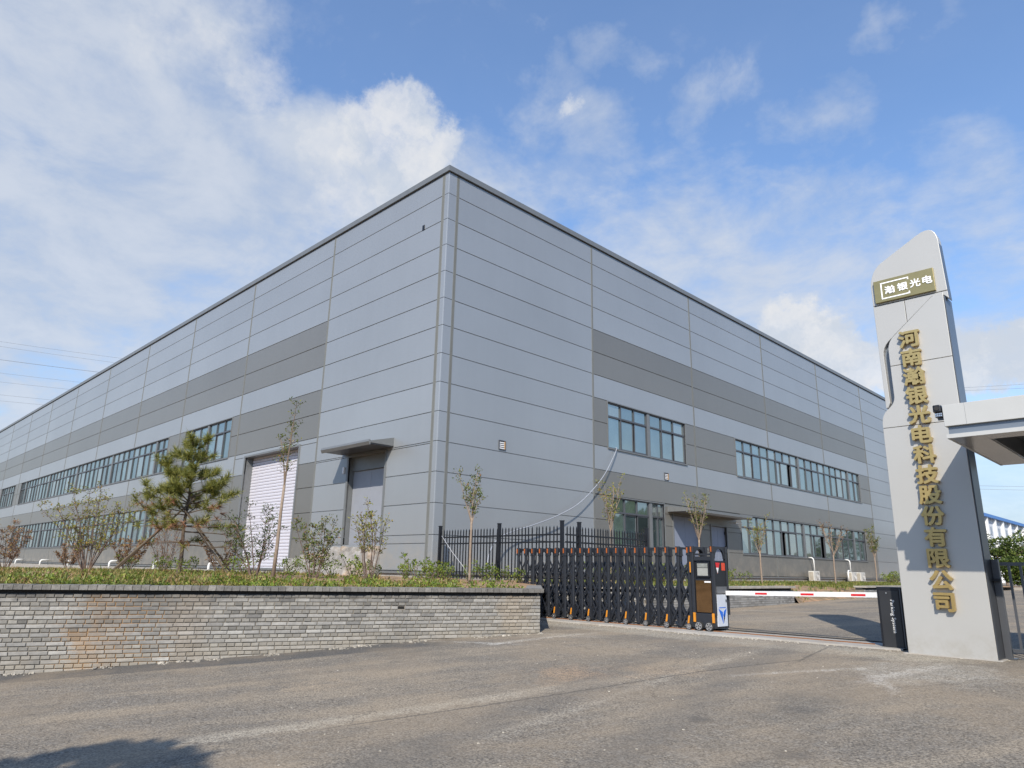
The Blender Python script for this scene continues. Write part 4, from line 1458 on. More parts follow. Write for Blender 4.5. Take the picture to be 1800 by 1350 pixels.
def mk_wheel(b):
    n = 14
    ring = lambda r: [(r * math.cos(2 * math.pi * k / n), r * math.sin(2 * math.pi * k / n)) for k in range(n)]
    b.prism(ring(0.062), lambda u, v, d: (u, d, v), -0.02, 0.02)
def mk_hub(b):
    for k in range(5):
        q = 2 * math.pi * k / 5
        c, s = math.cos(q), math.sin(q)
        b.prism([(0.008 * c - 0.012 * s, 0.008 * s + 0.012 * c), (0.046 * c - 0.010 * s, 0.046 * s + 0.010 * c), (0.046 * c + 0.010 * s, 0.046 * s - 0.010 * c), (0.008 * c + 0.012 * s, 0.008 * s - 0.012 * c)], lambda u, v, d: (u, d, v), -0.028, -0.0205)
    n = 14
    for r0, r1 in ((0.044, 0.052), (0.0, 0.016)):
        for k in range(n):
            a, c2 = 2 * math.pi * k / n, 2 * math.pi * (k + 1) / n
            b.prism([(r0 * math.cos(a), r0 * math.sin(a)), (r1 * math.cos(a), r1 * math.sin(a)), (r1 * math.cos(c2), r1 * math.sin(c2)), (r0 * math.cos(c2), r0 * math.sin(c2))][(1 if r0 == 0 else 0):], lambda u, v, d: (u, d, v), -0.027, -0.0206)
def mk_fender(b):
    b.prism([(-0.085, 0.06), (-0.03, 0.30), (0.05, 0.34), (0.06, 0.06), (0.045, 0.06), (0.03, 0.11), (-0.03, 0.12), (-0.06, 0.06)], lambda u, v, d: (u, d, v), -0.045, 0.03)


for i, x in enumerate(xp):
    for row, y in enumerate((GY, GY + GD)):
        p = part('post', 'gpost', mk_post, M_GATE, gate, (x, y, ZT))
        part('cap', 'gcap', mk_cap, M_GATE, p, (x, y, ZT))
        if row == 0:
            part('reflector', 'gref', mk_ref, M_ORANGE, p, (x - 0.012, y - 0.044, ZT + 1.568))
    part('arch', 'garch', mk_arch, M_GATE, gate, (x, GY, ZT))
    part('cross_bar', 'glbar', mk_lbar, M_GATE, gate, (x, GY, ZT))
    if i % 2 == 1:
        w = part('wheel', 'gwheel', mk_wheel, M_RUBBER, gate, (x - 0.03, GY - 0.05, ZT + 0.064))
        part('hub', 'ghub', mk_hub, M_CHROME, w, (x - 0.03, GY - 0.05, ZT + 0.064))
        f = part('fender', 'gfend', mk_fender, M_GATE, gate, (x, GY - 0.01, ZT))
        part('reflector', 'gref2', lambda b: b.add([(-0.062, -0.048, 0.12), (-0.022, -0.048, 0.12), (0.0, -0.048, 0.27), (-0.035, -0.048, 0.27), (-0.062, -0.045, 0.12), (-0.022, -0.045, 0.12), (0.0, -0.045, 0.27), (-0.035, -0.045, 0.27)], [(0, 1, 2, 3), (4, 7, 6, 5), (0, 4, 5, 1), (1, 5, 6, 2), (2, 6, 7, 3), (3, 7, 4, 0)]), M_AMBER, f, (x, GY - 0.01, ZT))
# lattice: scissor bars between the posts, front and back
pitch = xp[1] - xp[0]
def mk_bar(sgn):
    def f(b):
        a, c = Vector((0.0, 0, 0)), Vector((pitch, 0, -0.46 if sgn > 0 else 0.46))
        d = (c - a); up = Vector((0, 1, 0)); side = d.cross(up).normalized()
        b.obox((a + c) / 2, d / 2 * 1.03, side * 0.017, up * 0.009)
    return f
for i in range(19):
    for row, y in enumerate((GY + 0.012, GY + GD - 0.012)):
        for z in (1.36, 0.92, 0.48):
            if row == 0 or i % 1 == 0:
                part('lattice_bar', 'lbd', mk_bar(1), M_GATE, gate, (xp[i], y + (0.012 if row == 0 else -0.012), ZT + z))
                part('lattice_bar', 'lbu', mk_bar(-1), M_GATE, gate, (xp[i], y - (0.010 if row == 0 else -0.010), ZT + z - 0.46))
# motor head
hx0, hx1, hy0, hy1 = -7.84, -7.38, GY - 0.02, GY + 0.50
m = MB()
m.box(hx0 + 0.02, hx1, hy0 + 0.03, hy1 - 0.02, ZT + 0.32, ZT + 1.36)
poly = [(hx0 - 0.06, ZT + 0.05), (hx0 - 0.02, ZT + 0.33), (hx1 + 0.0, ZT + 0.33), (hx1 + 0.0, ZT + 0.05)]
m.prism(poly, lambda u, v, d: (u, d, v), hy0 - 0.03, hy1 + 0.02)
head = m.build('motor_head', M_GATE, gate, bevel=0.01)
for x, y in ((hx0, hy0), (hx1, hy0), (hx0, hy1), (hx1, hy1)):
    m = MB(); cyl_box(m, x, y, ZT + 0.3, ZT + 1.52, 0.036, 0.034); cyl_box(m, x, y, ZT + 1.521, ZT + 1.645, 0.045, 0.042, 0.014); m.build('corner_post', M_GATE, head)
for x in (hx0, hx1):
    m = MB(); m.box(x - 0.014, x + 0.014, hy0 - 0.052, hy0 - 0.044, ZT + 1.53, ZT + 1.635); m.build('reflector', M_ORANGE, head)
    m = MB()
    n = 10; D = hy1 - hy0
    und = [(D / 2 + math.cos(math.pi * k / n) * (D / 2 - 0.07), 1.40 + math.sin(math.pi * k / n) * 0.20) for k in range(n + 1)]
    m.prism([(0.035, 1.40), (0.035, 1.64), (D - 0.035, 1.64), (D - 0.035, 1.40)] + und, lambda u, v, d: (d, hy0 + u, ZT + v), x - 0.02, x + 0.02)
    m.build('arch', M_GATE, head)
m = MB(); m.box(hx0 + 0.04, hx1 - 0.04, hy0 - 0.01, hy0 + 0.02, ZT + 1.36, ZT + 1.44); m.box(hx0 + 0.05, hx1 - 0.05, hy0, hy0 + 0.03, ZT + 1.46, ZT + 1.50); m.build('top_rail', M_GATE, head)
m = MB(); m.box(hx0 + 0.08, hx1 - 0.075, hy0 - 0.012, hy0 + 0.029, ZT + 1.03, ZT + 1.33); m.build('display_bezel', M_BLACK, head, bevel=0.005)
m = MB(); m.box(hx0 + 0.115, hx1 - 0.11, hy0 - 0.018, hy0 - 0.0125, ZT + 1.06, ZT + 1.21); m.build('display', pm("display_grey", (0.30, 0.305, 0.285), 0.2, 0, 0.1, 9), head)
m = MB(); m.box(hx0 + 0.115, hx1 - 0.11, hy0 - 0.018, hy0 - 0.0125, ZT + 1.22, ZT + 1.30); m.build('display', pm("display_dark", (0.22, 0.23, 0.215), 0.2, 0, 0.25, 14), head)
m = MB(); m.box(hx0 + 0.06, hx1 - 0.06, hy0 - 0.004, hy0 + 0.028, ZT + 0.35, ZT + 0.965); m.build('brown_panel', M_BRONZE, head)
m = MB(); m.box(hx1 - 0.20, hx1 - 0.06, hy0 - 0.010, hy0 - 0.005, ZT + 0.925, ZT + 0.955); m.build('maker_plate', M_WHITE, head)
m = MB(); m.box(hx0 - 0.045, hx0 - 0.02, hy0 - 0.045, hy0 - 0.036, ZT + 1.12, ZT + 1.33); m.build('reflector', M_AMBER, head)
for x in (hx0 + 0.02, hx1 - 0.02):
    m = MB(); m.box(x - 0.025, x + 0.025, hy0 - 0.05, hy0 - 0.031, ZT + 0.16, ZT + 0.34); m.build('reflector', M_AMBER, head)
for x in (hx0 + 0.13, hx1 - 0.10):
    w = MB(); n = 16
    w.prism([(x + 0.085 * math.cos(2 * math.pi * k / n), ZT + 0.088 + 0.085 * math.sin(2 * math.pi * k / n)) for k in range(n)], lambda u, v, d: (u, d, v), hy0 - 0.09, hy0 - 0.032)
    wo = w.build('wheel', M_RUBBER, head)
    hb = MB()
    for k in range(5):
        q = 2 * math.pi * k / 5 + 0.3
        c, s = math.cos(q), math.sin(q)
        hb.prism([(x + 0.012 * c - 0.017 * s, ZT + 0.088 + 0.012 * s + 0.017 * c), (x + 0.062 * c - 0.014 * s, ZT + 0.088 + 0.062 * s + 0.014 * c), (x + 0.062 * c + 0.014 * s, ZT + 0.088 + 0.062 * s - 0.014 * c), (x + 0.012 * c + 0.017 * s, ZT + 0.088 + 0.012 * s - 0.017 * c)], lambda u, v, d: (u, d, v), hy0 - 0.098, hy0 - 0.0905)
    for k in range(n):
        a, c2 = 2 * math.pi * k / n, 2 * math.pi * (k + 1) / n
        hb.prism([(x + r * math.cos(q), ZT + 0.088 + r * math.sin(q)) for r, q in ((0.06, a), (0.072, a), (0.072, c2), (0.06, c2))], lambda u, v, d: (u, d, v), hy0 - 0.097, hy0 - 0.0905)
    hb.build('hub', M_CHROME, head)
# side facing the yard: black plate, silver band, white plate with blue mark
xs_ = hx1 + 0.001
m = MB(); m.box(xs_, xs_ + 0.018, hy0 + 0.06, hy1 - 0.06, ZT + 0.86, ZT + 1.34); m.build('side_plate', M_BLACK, head)
m = MB(); m.box(xs_, xs_ + 0.03, hy0 + 0.06, hy1 - 0.06, ZT + 0.72, ZT + 0.855); m.build('side_band', M_SASH, head)
m = MB(); m.box(xs_, xs_ + 0.02, hy0 + 0.07, hy1 - 0.07, ZT + 0.09, ZT + 0.70); m.build('side_plate', pm("white_blue", (0.50, 0.54, 0.61), 0.3, 0, 0.04), head)
xt = xs_ + 0.0185
m = MB(); m.prism([(hy0 + 0.07, ZT + 1.32), (hy0 + 0.24, ZT + 1.32), (hy0 + 0.14, ZT + 1.10)], lambda u, v, d: (d, u, v), xt, xt + 0.003); m.build('sticker', M_RED, head)
m = MB(); m.prism([(hy0 + 0.085, ZT + 1.22), (hy0 + 0.19, ZT + 1.22), (hy0 + 0.14, ZT + 1.11)], lambda u, v, d: (d, u, v), xt + 0.0035, xt + 0.005); m.build('sticker', M_WHITE, head)
m = MB(); m.box(xt, xt + 0.003, hy0 + 0.31, hy0 + 0.45, ZT + 1.17, ZT + 1.32); m.build('sticker', pm("orange_red", (0.62, 0.06, 0.02), 0.4), head)
xt = xs_ + 0.0205
m = MB()
m.prism([(hy0 + 0.10, ZT + 0.43), (hy0 + 0.265, ZT + 0.36), (hy0 + 0.265, ZT + 0.14)], lambda u, v, d: (d, u, v), xt, xt + 0.003)
m.prism([(hy0 + 0.42, ZT + 0.43), (hy0 + 0.31, ZT + 0.38), (hy0 + 0.275, ZT + 0.30), (hy0 + 0.33, ZT + 0.24), (hy0 + 0.285, ZT + 0.15)], lambda u, v, d: (d, u, v), xt, xt + 0.003)
m.box(xt, xt + 0.003, hy0 + 0.13, hy0 + 0.39, ZT + 0.44, ZT + 0.455)
m.build('blue_mark', pm("logo_blue", (0.02, 0.13, 0.55), 0.35), head)
m = MB(); m.box(xt, xt + 0.006, hy0 + 0.40, hy0 + 0.43, ZT + 0.55, ZT + 0.60); m.build('lock', M_RUBBER, head)

# ------------------------------------------------------------------ parking barrier
ba = thing('boom_barrier', 'parking barrier with black cabinet and lowered white boom with red stripes', 'barrier', (-4.05, 13.1, zg(13.0)))
ZB = zg(13.0) - 0.02
m = MB()
poly = [(-4.25, 12.95), (-3.87, 12.95), (-3.83, 12.99), (-3.80, 13.30), (-4.25, 13.30)]
m.prism(poly, lambda u, v, d: (u, v, d), ZB, ZB + 0.99)
cab = m.build('cabinet', M_BLACK, ba, bevel=0.008)
m = MB(); m.box(-4.215, -3.915, 12.938, 12.949, ZB + 0.05, ZB + 0.93); m.build('cabinet_door', pm("cabinet_door_black", (0.024, 0.025, 0.028), 0.42), ba, bevel=0.004)
m = MB(); m.box(-3.90, -3.885, 12.94, 12.949, ZB + 0.02, ZB + 0.97); m.build('edge_trim', M_FRAME, ba)
m = MB(); m.box(-4.11, -4.09, 12.93, 12.937, ZB + 0.885, ZB + 0.905); m.build('lock', M_CHROME, ba)
m = MB()
for k in range(9):
    m.box(-3.8355, -3.80, 13.02, 13.10, ZB + 0.56 + k * 0.016, ZB + 0.568 + k * 0.016)
m.build('vent', M_RUBBER, ba)
put_text('lettering', 'Parking System', 0.086, 0.0015, M_WHITE, ba, (-4.03, 12.9345, ZB + 0.53), (rad(90), rad(90), 0), 0.0)
m = MB(); p = Vector((-4.24, 13.38, 1.30))
q = Vector((-7.345, 13.60, 1.225))
d = (q - p); up = Vector((0, 0, 1)); sd = d.cross(up).normalized()
m.obox((p + q) / 2, d / 2, sd * 0.02, up * 0.043)
arm = m.build('boom', M_WHITE, ba)
for c0, c1 in ((-4.83, -4.58), (-5.76, -5.51), (-6.69, -6.44)):
    s = MB()
    f0, f1 = (c0 - p.x) / d.x, (c1 - p.x) / d.x
    a, b_ = p + d * f0, p + d * f1
    s.obox((a + b_) / 2 - Vector((0, 0.0215, 0.005)), (b_ - a) / 2, Vector((0, 0.001, 0)), up * 0.018)
    s.build('red_stripe', M_RED, ba)
m = MB(); m.box(-4.30, -4.10, 13.301, 13.35, 1.20, 1.40); m.build('boom_clamp', M_BLACK, ba)

# ------------------------------------------------------------------ name tower
TZ = zg(12.5)
tower = thing('sign_tower', 'tall leaf shaped silver name tower with gold raised characters', 'sign', (-3.15, 12.6, TZ))


def bez(p, c, q, n=8):
    p, c, q = map(np.array, (p, c, q))
    return [tuple((1 - t) ** 2 * p + 2 * (1 - t) * t * c + t * t * q) for t in np.linspace(0, 1, n)]


SY = 12.5
def clip(poly, z, keep_above):
    out = []
    for i in range(len(poly)):
        a, b = poly[i], poly[(i + 1) % len(poly)]
        ina = (a[1] >= z) == keep_above
        inb = (b[1] >= z) == keep_above
        if ina: out.append(a)
        if ina != inb:
            t_ = (z - a[1]) / (b[1] - a[1])
            out.append((a[0] + t_ * (b[0] - a[0]), z))
    return out


back = [(-3.635, 4.34), (-3.645, 6.45)] + bez((-3.645, 6.45), (-3.65, 6.78), (-3.45, 6.92))[1:] + [(-2.86, 7.24)] + \
    bez((-2.84, 7.25), (-2.56, 7.40), (-2.53, 7.08)) + [(-2.50, 6.02), (-2.56, 6.09), (-2.74, 6.11), (-3.36, 5.585)] + \
    bez((-3.42, 5.53), (-3.575, 5.42), (-3.575, 5.25), 6) + [(-3.565, 4.42), (-3.60, 4.345)]
front = [(-3.735, TZ - 0.02), (-3.715, 4.05)] + bez((-3.715, 4.05), (-3.715, 4.22), (-3.62, 4.30))[1:] + bez((-3.60, 4.315), (-3.485, 4.40), (-3.485, 4.52)) + \
    [(-3.485, 5.28)] + bez((-3.485, 5.30), (-3.485, 5.48), (-3.36, 5.57)) + [(-2.74, 6.10), (-2.57, 6.13), (-2.565, TZ - 0.02)]


def seg_prism(pl_, zs, y0, y1, name, mat, parent, bev=0.006):
    for i in range(len(zs) - 1):
        q = clip(clip(pl_, zs[i] + 0.004, True), zs[i + 1] - 0.004, False)
        m = MB(); m.prism(q, lambda u, v, d: (u, d, v), y0, y1); m.build(name, mat, parent, bevel=bev)


# the rear leaf: one panel above the seam, two below it; the slot along the front leaf stays open
seg_prism(back, [6.16, 7.6], SY + 0.02, SY + 0.22, 'back_panel', M_SIGN, tower)
lowb = clip(back, 6.152, False)
def clipx(pl_, x, right):
    return [(b, a) for a, b in clip([(v, u) for u, v in pl_], x, right)]
for q in (clipx(lowb, -3.15 - 0.004, False), clipx(lowb, -3.15 + 0.004, True)):
    m = MB(); m.prism(q, lambda u, v, d: (u, d, v), SY + 0.02, SY + 0.22); m.build('back_panel', M_SIGN, tower, bevel=0.005)
seg_prism(front, [0.0, 4.0, 5.04, 7.0], SY, SY + 0.095, 'front_panel', M_SIGN, tower)
m = MB(); m.box(-3.60, -3.40, SY + 0.12, SY + 0.228, 4.2, 5.6); m.build('slot_back', M_SIGN2, tower)
m = MB(); m.box(-3.63, -2.60, SY + 0.23, SY + 0.40, TZ - 0.02, 6.6); m.build('inner_frame', M_SIGN2, tower)
M_SIDE = pm("side_slate", (0.10, 0.118, 0.145), 0.38, 0.3, 0.06)
m = MB(); m.box(-2.5625, -2.548, SY + 0.012, SY + 0.41, 3.55, 6.07); m.build('side_cover', M_SIDE, tower)
m = MB(); m.box(-2.5625, -2.548, SY + 0.012, SY + 0.41, TZ, 3.545); m.build('side_cover', pm("side_dark", (0.055, 0.06, 0.07), 0.4, 0.3, 0.1), tower)
m = MB(); m.prism([(-2.535, 7.02), (-2.527, 7.02), (-2.497, 6.03), (-2.505, 6.03)], lambda u, v, d: (u, d, v), SY + 0.035, SY + 0.225); m.build('side_cover', M_SIDE, tower)
m = MB(); m.box(-3.80, -2.50, SY - 0.05, SY + 0.44, TZ - 0.2, TZ + 0.015); m.build('footing', M_CONC, tower, bevel=0.01)
# plaque
m = MB(); m.box(-3.585, -2.655, SY - 0.03, SY + 0.019, 6.19, 6.59)
pl = m.build('plaque', M_GOLDP, tower, bevel=0.004)
yp = SY - 0.035
M_LED = pm("white_letter", (0.85, 0.85, 0.85), 0.4, 0, 0.02)
m = MB()
for (a0, a1, b0, b1) in ((-3.475, -3.455, 6.235, 6.535), (-3.454, -3.03, 6.515, 6.535), (-3.454, -3.03, 6.235, 6.255), (-3.05, -3.03, 6.49, 6.514), (-3.05, -3.03, 6.256, 6.28)):
    m.box(a0, a1, yp, yp + 0.0045, b0, b1)
m.build('bracket', M_LED, pl)
for ch, x, z in zip('瀚银光电', (-3.335, -3.135, -2.94, -2.755), (6.385, 6.385, 6.395, 6.40)):
    put_text('letter', ch, 0.148, 0.004, M_LED, pl, (x, yp, z), (rad(90), 0, 0), 0.0035, sx=1.12)
# the fourteen gold characters down the front leaf
for k, ch in enumerate('河南瀚银光电科技股份有限公司'):
    z = 5.44 - k * 0.3225
    g = put_text('letter', ch, 0.305, 0.030, M_GOLD, tower, (-3.135, SY - 0.045, z), (rad(90), 0, 0), 0.0105, sx=1.06)

# ------------------------------------------------------------------ gatehouse canopy
can = thing('gatehouse_canopy', 'white gatehouse canopy jutting in from the right edge beside the name tower', 'canopy', (-0.2, 12.4, 3.43))
cx0, cx1, cy0, cy1, cz = -2.42, 2.6, 10.75, 14.0, 3.43
m = MB()
m.box(cx0, cx1, cy0, cy0 + 0.05, cz + 0.165, cz + 0.46); m.box(cx0, cx0 + 0.05, cy0 + 0.051, cy1 - 0.051, cz + 0.165, cz + 0.46); m.box(cx0, cx1, cy1 - 0.05, cy1, cz + 0.165, cz + 0.46)
m.box(cx0 + 0.051, cx1, cy0 + 0.051, cy1 - 0.051, cz + 0.40, cz + 0.43)
m.build('fascia', M_CANOPY, can, bevel=0.004)
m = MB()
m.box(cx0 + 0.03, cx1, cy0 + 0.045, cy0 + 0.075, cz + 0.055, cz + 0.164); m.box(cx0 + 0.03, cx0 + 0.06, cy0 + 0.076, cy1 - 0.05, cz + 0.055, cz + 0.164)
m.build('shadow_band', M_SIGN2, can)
m = MB()
m.box(cx0 + 0.005, cx1, cy0 + 0.005, cy0 + 0.035, cz, cz + 0.054); m.box(cx0 + 0.005, cx0 + 0.035, cy0 + 0.036, cy1 - 0.03, cz, cz + 0.054)
m.build('drip_edge', M_CANOPY, can)
m = MB()
sw = 0.42
m.box(cx0 + 0.036, cx0 + sw, cy0 + 0.036, cy1 - 0.031, cz + 0.004, cz + 0.02)
m.build('soffit_border', M_SOFFIT, can)
m = MB(); m.box(cx0 + sw + 0.002, cx1, cy0 + 0.036, cy0 + sw, cz + 0.004, cz + 0.02); m.box(cx0 + sw + 0.002, cx1, cy1 - sw, cy1 - 0.031, cz + 0.004, cz + 0.02); m.build('soffit_border', M_SOFFIT, can)
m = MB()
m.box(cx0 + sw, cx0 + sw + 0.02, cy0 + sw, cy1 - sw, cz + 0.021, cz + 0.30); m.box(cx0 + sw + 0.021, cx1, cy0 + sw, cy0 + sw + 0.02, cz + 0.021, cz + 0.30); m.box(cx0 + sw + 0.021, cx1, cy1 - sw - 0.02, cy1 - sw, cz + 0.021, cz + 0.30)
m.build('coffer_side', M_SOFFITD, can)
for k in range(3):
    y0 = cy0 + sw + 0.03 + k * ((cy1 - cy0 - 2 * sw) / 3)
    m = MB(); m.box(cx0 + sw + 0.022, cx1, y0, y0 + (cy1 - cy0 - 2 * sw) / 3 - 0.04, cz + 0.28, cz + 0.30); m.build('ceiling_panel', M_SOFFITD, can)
m = MB(); m.box(cx0 + 0.26, cx0 + 0.262, cy0 - 0.001, cy0 + 0.002, cz + 0.165, cz + 0.46); m.build('fascia_joint', M_FRAME, can)
# gatehouse wall that carries the canopy, just out of frame
gh = thing('gatehouse', 'grey gatehouse wall that carries the white canopy, beyond the right edge', 'gatehouse', (1.4, 12.4, 0.4))
m = MB(); m.box(0.75, 2.5, 11.1, 13.7, 0.3, 3.42); m.build('wall', M_SIGN, gh, bevel=0.01)
m = MB(); m.box(1.1, 2.1, 11.06, 11.099, 1.4, 2.6); m.build('window', M_GLASS, gh)

# security camera on the canopy corner
sc_ = thing('security_camera', 'small black security camera on the corner of the white canopy', 'camera', (-2.47, 10.86, 3.8))
m = MB(); m.box(-2.535, -2.435, 10.74, 10.90, 3.80, 3.905); m.build('housing', M_BLACK, sc_, bevel=0.015)
m = MB(); n = 12; m.prism([(-2.485 + 0.03 * math.cos(2 * math.pi * k / n), 3.855 + 0.03 * math.sin(2 * math.pi * k / n)) for k in range(n)], lambda u, v, d: (u, d, v), 10.732, 10.745); m.build('lens', M_RUBBER, sc_)
m = MB(); m.box(-2.52, -2.43, 10.76, 10.86, 3.735, 3.795); m.build('lamp_block', M_FRAME, sc_)
m = MB()
for i in range(4):
    for j in range(2):
        m.box(-2.515 + i * 0.022, -2.50 + i * 0.022, 10.752, 10.7595, 3.745 + j * 0.025, 3.76 + j * 0.025)
m.build('lamp', M_CHROME, sc_)
m = MB(); m.box(-2.50, -2.42, 10.80, 10.84, 3.70, 3.734); m.build('bracket', M_FRAME, sc_)

# ------------------------------------------------------------------ fences


def picket_fence(name, label, p0, p1, zb, zt, pitch, post_at, mat=M_BLACK, r=0.0125, rails=(0.10, 1.03, 1.22), tip=True):
    p0, p1 = np.array(p0, float), np.array(p1, float)
    L = np.linalg.norm(p1 - p0); d = (p1 - p0) / L
    f = thing(name, label, 'fence', ((p0[0] + p1[0]) / 2, (p0[1] + p1[1]) / 2, zb))
    def q(a): r_ = p0 + d * a; return r_
    for zr in rails:
        m = MB(); a, b = q(0), q(L); n = np.array((-d[1], d[0]))
        m.obox(((a[0] + b[0]) / 2, (a[1] + b[1]) / 2, zb + zr), (d[0] * L / 2, d[1] * L / 2, 0), (n[0] * 0.016, n[1] * 0.016, 0), (0, 0, 0.02)); m.build('rail', mat, f)
    me = None
    k = int(L / pitch)
    for i in range(k + 1):
        a = (i + 0.5) * pitch
        if a > L or any(abs(a - x) < pitch * 0.45 for x in post_at):
            continue
        if me is None:
            b = MB(); b.box(-r, r, -r, r, 0.03, zt - zb - 0.06)
            e = 0.003
            h = zt - zb
            b.add([(-r, -r, h - 0.059), (r, -r, h - 0.059), (r, r, h - 0.059), (-r, r, h - 0.059), (0, 0, h)], [(0, 1, 4), (1, 2, 4), (2, 3, 4), (3, 0, 4), (0, 3, 2, 1)])
            me = bpy.data.meshes.new('picket'); me.from_pydata(b.v, [], b.f); me.materials.append(mat)
        x, y = q(a)
        o = inst('picket', me, f, (x, y, zb))
        if zb > 1 and random.random() < 0.25:
            o.rotation_euler = (random.uniform(-.02, .02), random.uniform(-.02, .02), 0)
    for a in post_at:
        x, y = q(a)
        m = MB(); m.box(x - 0.04, x + 0.04, y - 0.04, y + 0.04, zb - 0.1, zt + 0.09); m.box(x - 0.048, x + 0.048, y - 0.048, y + 0.048, zt + 0.0905, zt + 0.115); m.build('post', mat, f)
    return f


picket_fence('picket_fence', 'black spear topped picket fence running from the factory corner towards the gate', (-17.15, 14.10), (-12.18, 14.10), 1.30, 2.76, 0.128, [0.0, 2.62, 4.97])
picket_fence('picket_fence', 'black picket fence returning away from the gate in front of the factory windows', (-12.18, 14.24), (-12.18, 18.0), 1.30, 2.76, 0.128, [0.56, 3.72])

rl_ = thing('railing', 'black pedestrian gate railing right of the name tower', 'railing', (-1.5, 12.95, zg(12.9)))
zr = zg(12.9)
m = MB(); m.box(-2.545, -2.455, 12.86, 12.95, zr - 0.05, zr + 1.42); m.build('post', M_FRAME, rl_, bevel=0.004)
m = MB(); m.box(-2.60, -2.40, 12.82, 12.99, zr - 0.02, zr + 0.02); m.build('base_plate', M_FRAME, rl_)
m = MB(); m.box(-2.56, -2.44, 12.80, 12.859, zr + 1.1, zr + 1.14); m.build('latch', M_BLACK, rl_)
m = MB(); m.box(-2.44, 0.7, 12.885, 12.925, zr + 1.33, zr + 1.38); m.build('rail', M_FRAME, rl_)
m = MB(); m.box(-2.44, 0.7, 12.885, 12.925, zr + 0.10, zr + 0.15); m.build('rail', M_FRAME, rl_)
for k in range(20):
    m = MB(); x = -2.335 + k * 0.145; m.box(x - 0.016, x + 0.016, 12.89, 12.92, zr + 0.15, zr + 1.33); m.build('picket', M_FRAME, rl_)

# ------------------------------------------------------------------ air conditioners and pipes by the wall


def aircon(label, s, o):
    x, y = X0 + o, Y0 + s
    z = 1.235
    r = thing('air_conditioner', label, 'air conditioner', (x, y, z), 'outdoor units along the factory wall')
    m = MB(); m.box(x - 0.16, x + 0.16, y - 0.42, y + 0.42, z + 0.06, z + 0.62); m.build('casing', pm('casing_cream', (0.50, 0.49, 0.45), 0.5), r, bevel=0.02)
    m = MB(); m.box(x - 0.14, x + 0.14, y - 0.36, y - 0.26, z, z + 0.059); m.box(x - 0.14, x + 0.14, y + 0.26, y + 0.36, z, z + 0.059); m.build('foot', M_RUBBER, r)
    n = 20
    c = (y + 0.10, z + 0.34)
    m = MB(); m.prism([(c[0] + 0.225 * math.cos(2 * math.pi * k / n), c[1] + 0.225 * math.sin(2 * math.pi * k / n)) for k in range(n)], lambda u, v, d: (d, u, v), x + 0.161, x + 0.168); m.build('fan_opening', pm("fan_dark", (0.10, 0.10, 0.10), 0.7), r)
    m = MB()
    for rr in (0.06, 0.11, 0.16, 0.215):
        m.tube([(x + 0.176, c[0] + rr * math.cos(2 * math.pi * k / n), c[1] + rr * math.sin(2 * math.pi * k / n)) for k in range(n + 1)], 0.006, 4, False)
    for k in range(4):
        q = math.pi * k / 4
        m.box(0, 0, 0, 0, 0, 0) if False else m.tube([(x + 0.178, c[0] - 0.22 * math.cos(q), c[1] - 0.22 * math.sin(q)), (x + 0.178, c[0] + 0.22 * math.cos(q), c[1] + 0.22 * math.sin(q))], 0.005, 4)
    m.build('fan_guard', M_PIPE, r)
    m = MB()
    for k in range(7):
        m.box(x - 0.12, x + 0.12, y - 0.428, y - 0.421, z + 0.12 + k * 0.065, z + 0.15 + k * 0.065)
    m.build('side_louvre', pm("louvre_tan", (0.25, 0.20, 0.13), 0.7), r)
    return r


aircon('white air conditioner unit standing alone by the factory wall, left of the pair', 28.1, 0.42)
aircon('left air conditioner of the pair standing close together by the factory wall', 34.0, 0.42)
aircon('right air conditioner of the pair standing close together by the factory wall', 35.5, 0.42)


def pipe_thing(label, pts, r, name='wall_pipe', mat=M_PIPE, cat='pipe', group=None, n=8, smooth=True):
    m = MB(); m.tube(pts, r, n)
    o = m.build(name, mat, smooth=smooth)
    return tag(o, label, cat, group)


def arc_pipe(s, o, z0, zt):
    P = [FR.P(s, o, z0), FR.P(s, o, zt - 0.18)]
    P += [FR.P(s - 0.0, o * (0.5 + 0.5 * math.cos(q)), zt - 0.18 + 0.18 * math.sin(q)) for q in np.linspace(0, math.pi / 2 * 1.0, 6)[1:]]
    P += [FR.P(s, 0.0, zt)]
    return P


pipe_thing('white conduit curving into the factory wall above the lone air conditioner', arc_pipe(28.5, 0.30, 1.86, 2.62), 0.036)
pipe_thing('white conduit curving into the factory wall above the pair of air conditioners', arc_pipe(34.2, 0.30, 1.86, 2.62), 0.036)
pipe_thing('white conduit bending down to the ground beside the pair of air conditioners', [FR.P(33.3, 0.45, 1.3), FR.P(33.3, 0.45, 1.75), FR.P(33.45, 0.42, 1.93), FR.P(33.7, 0.4, 1.95)], 0.05)
where = ['behind the far red shrub', 'left of the small red shrub', 'right of the small red shrub', 'behind the tall bare bush', 'behind the brown bare bush', 'behind the pine tree']
for t_, wtxt in zip((54.9, 46.5, 38.8, 29.8, 22.4, 15.4), where):
    P = [FL.P(t_, 0.55, 1.2), FL.P(t_, 0.55, 1.52)] + [FL.P(t_, 0.55 - 0.14 * (1 - math.cos(q)), 1.52 + 0.14 * math.sin(q)) for q in np.linspace(0, math.pi / 2, 5)[1:]] + [FL.P(t_, 0.0, 1.66)]
    pipe_thing('white drain elbow at the foot of the factory wall ' + wtxt, P, 0.06, 'drain_pipe')

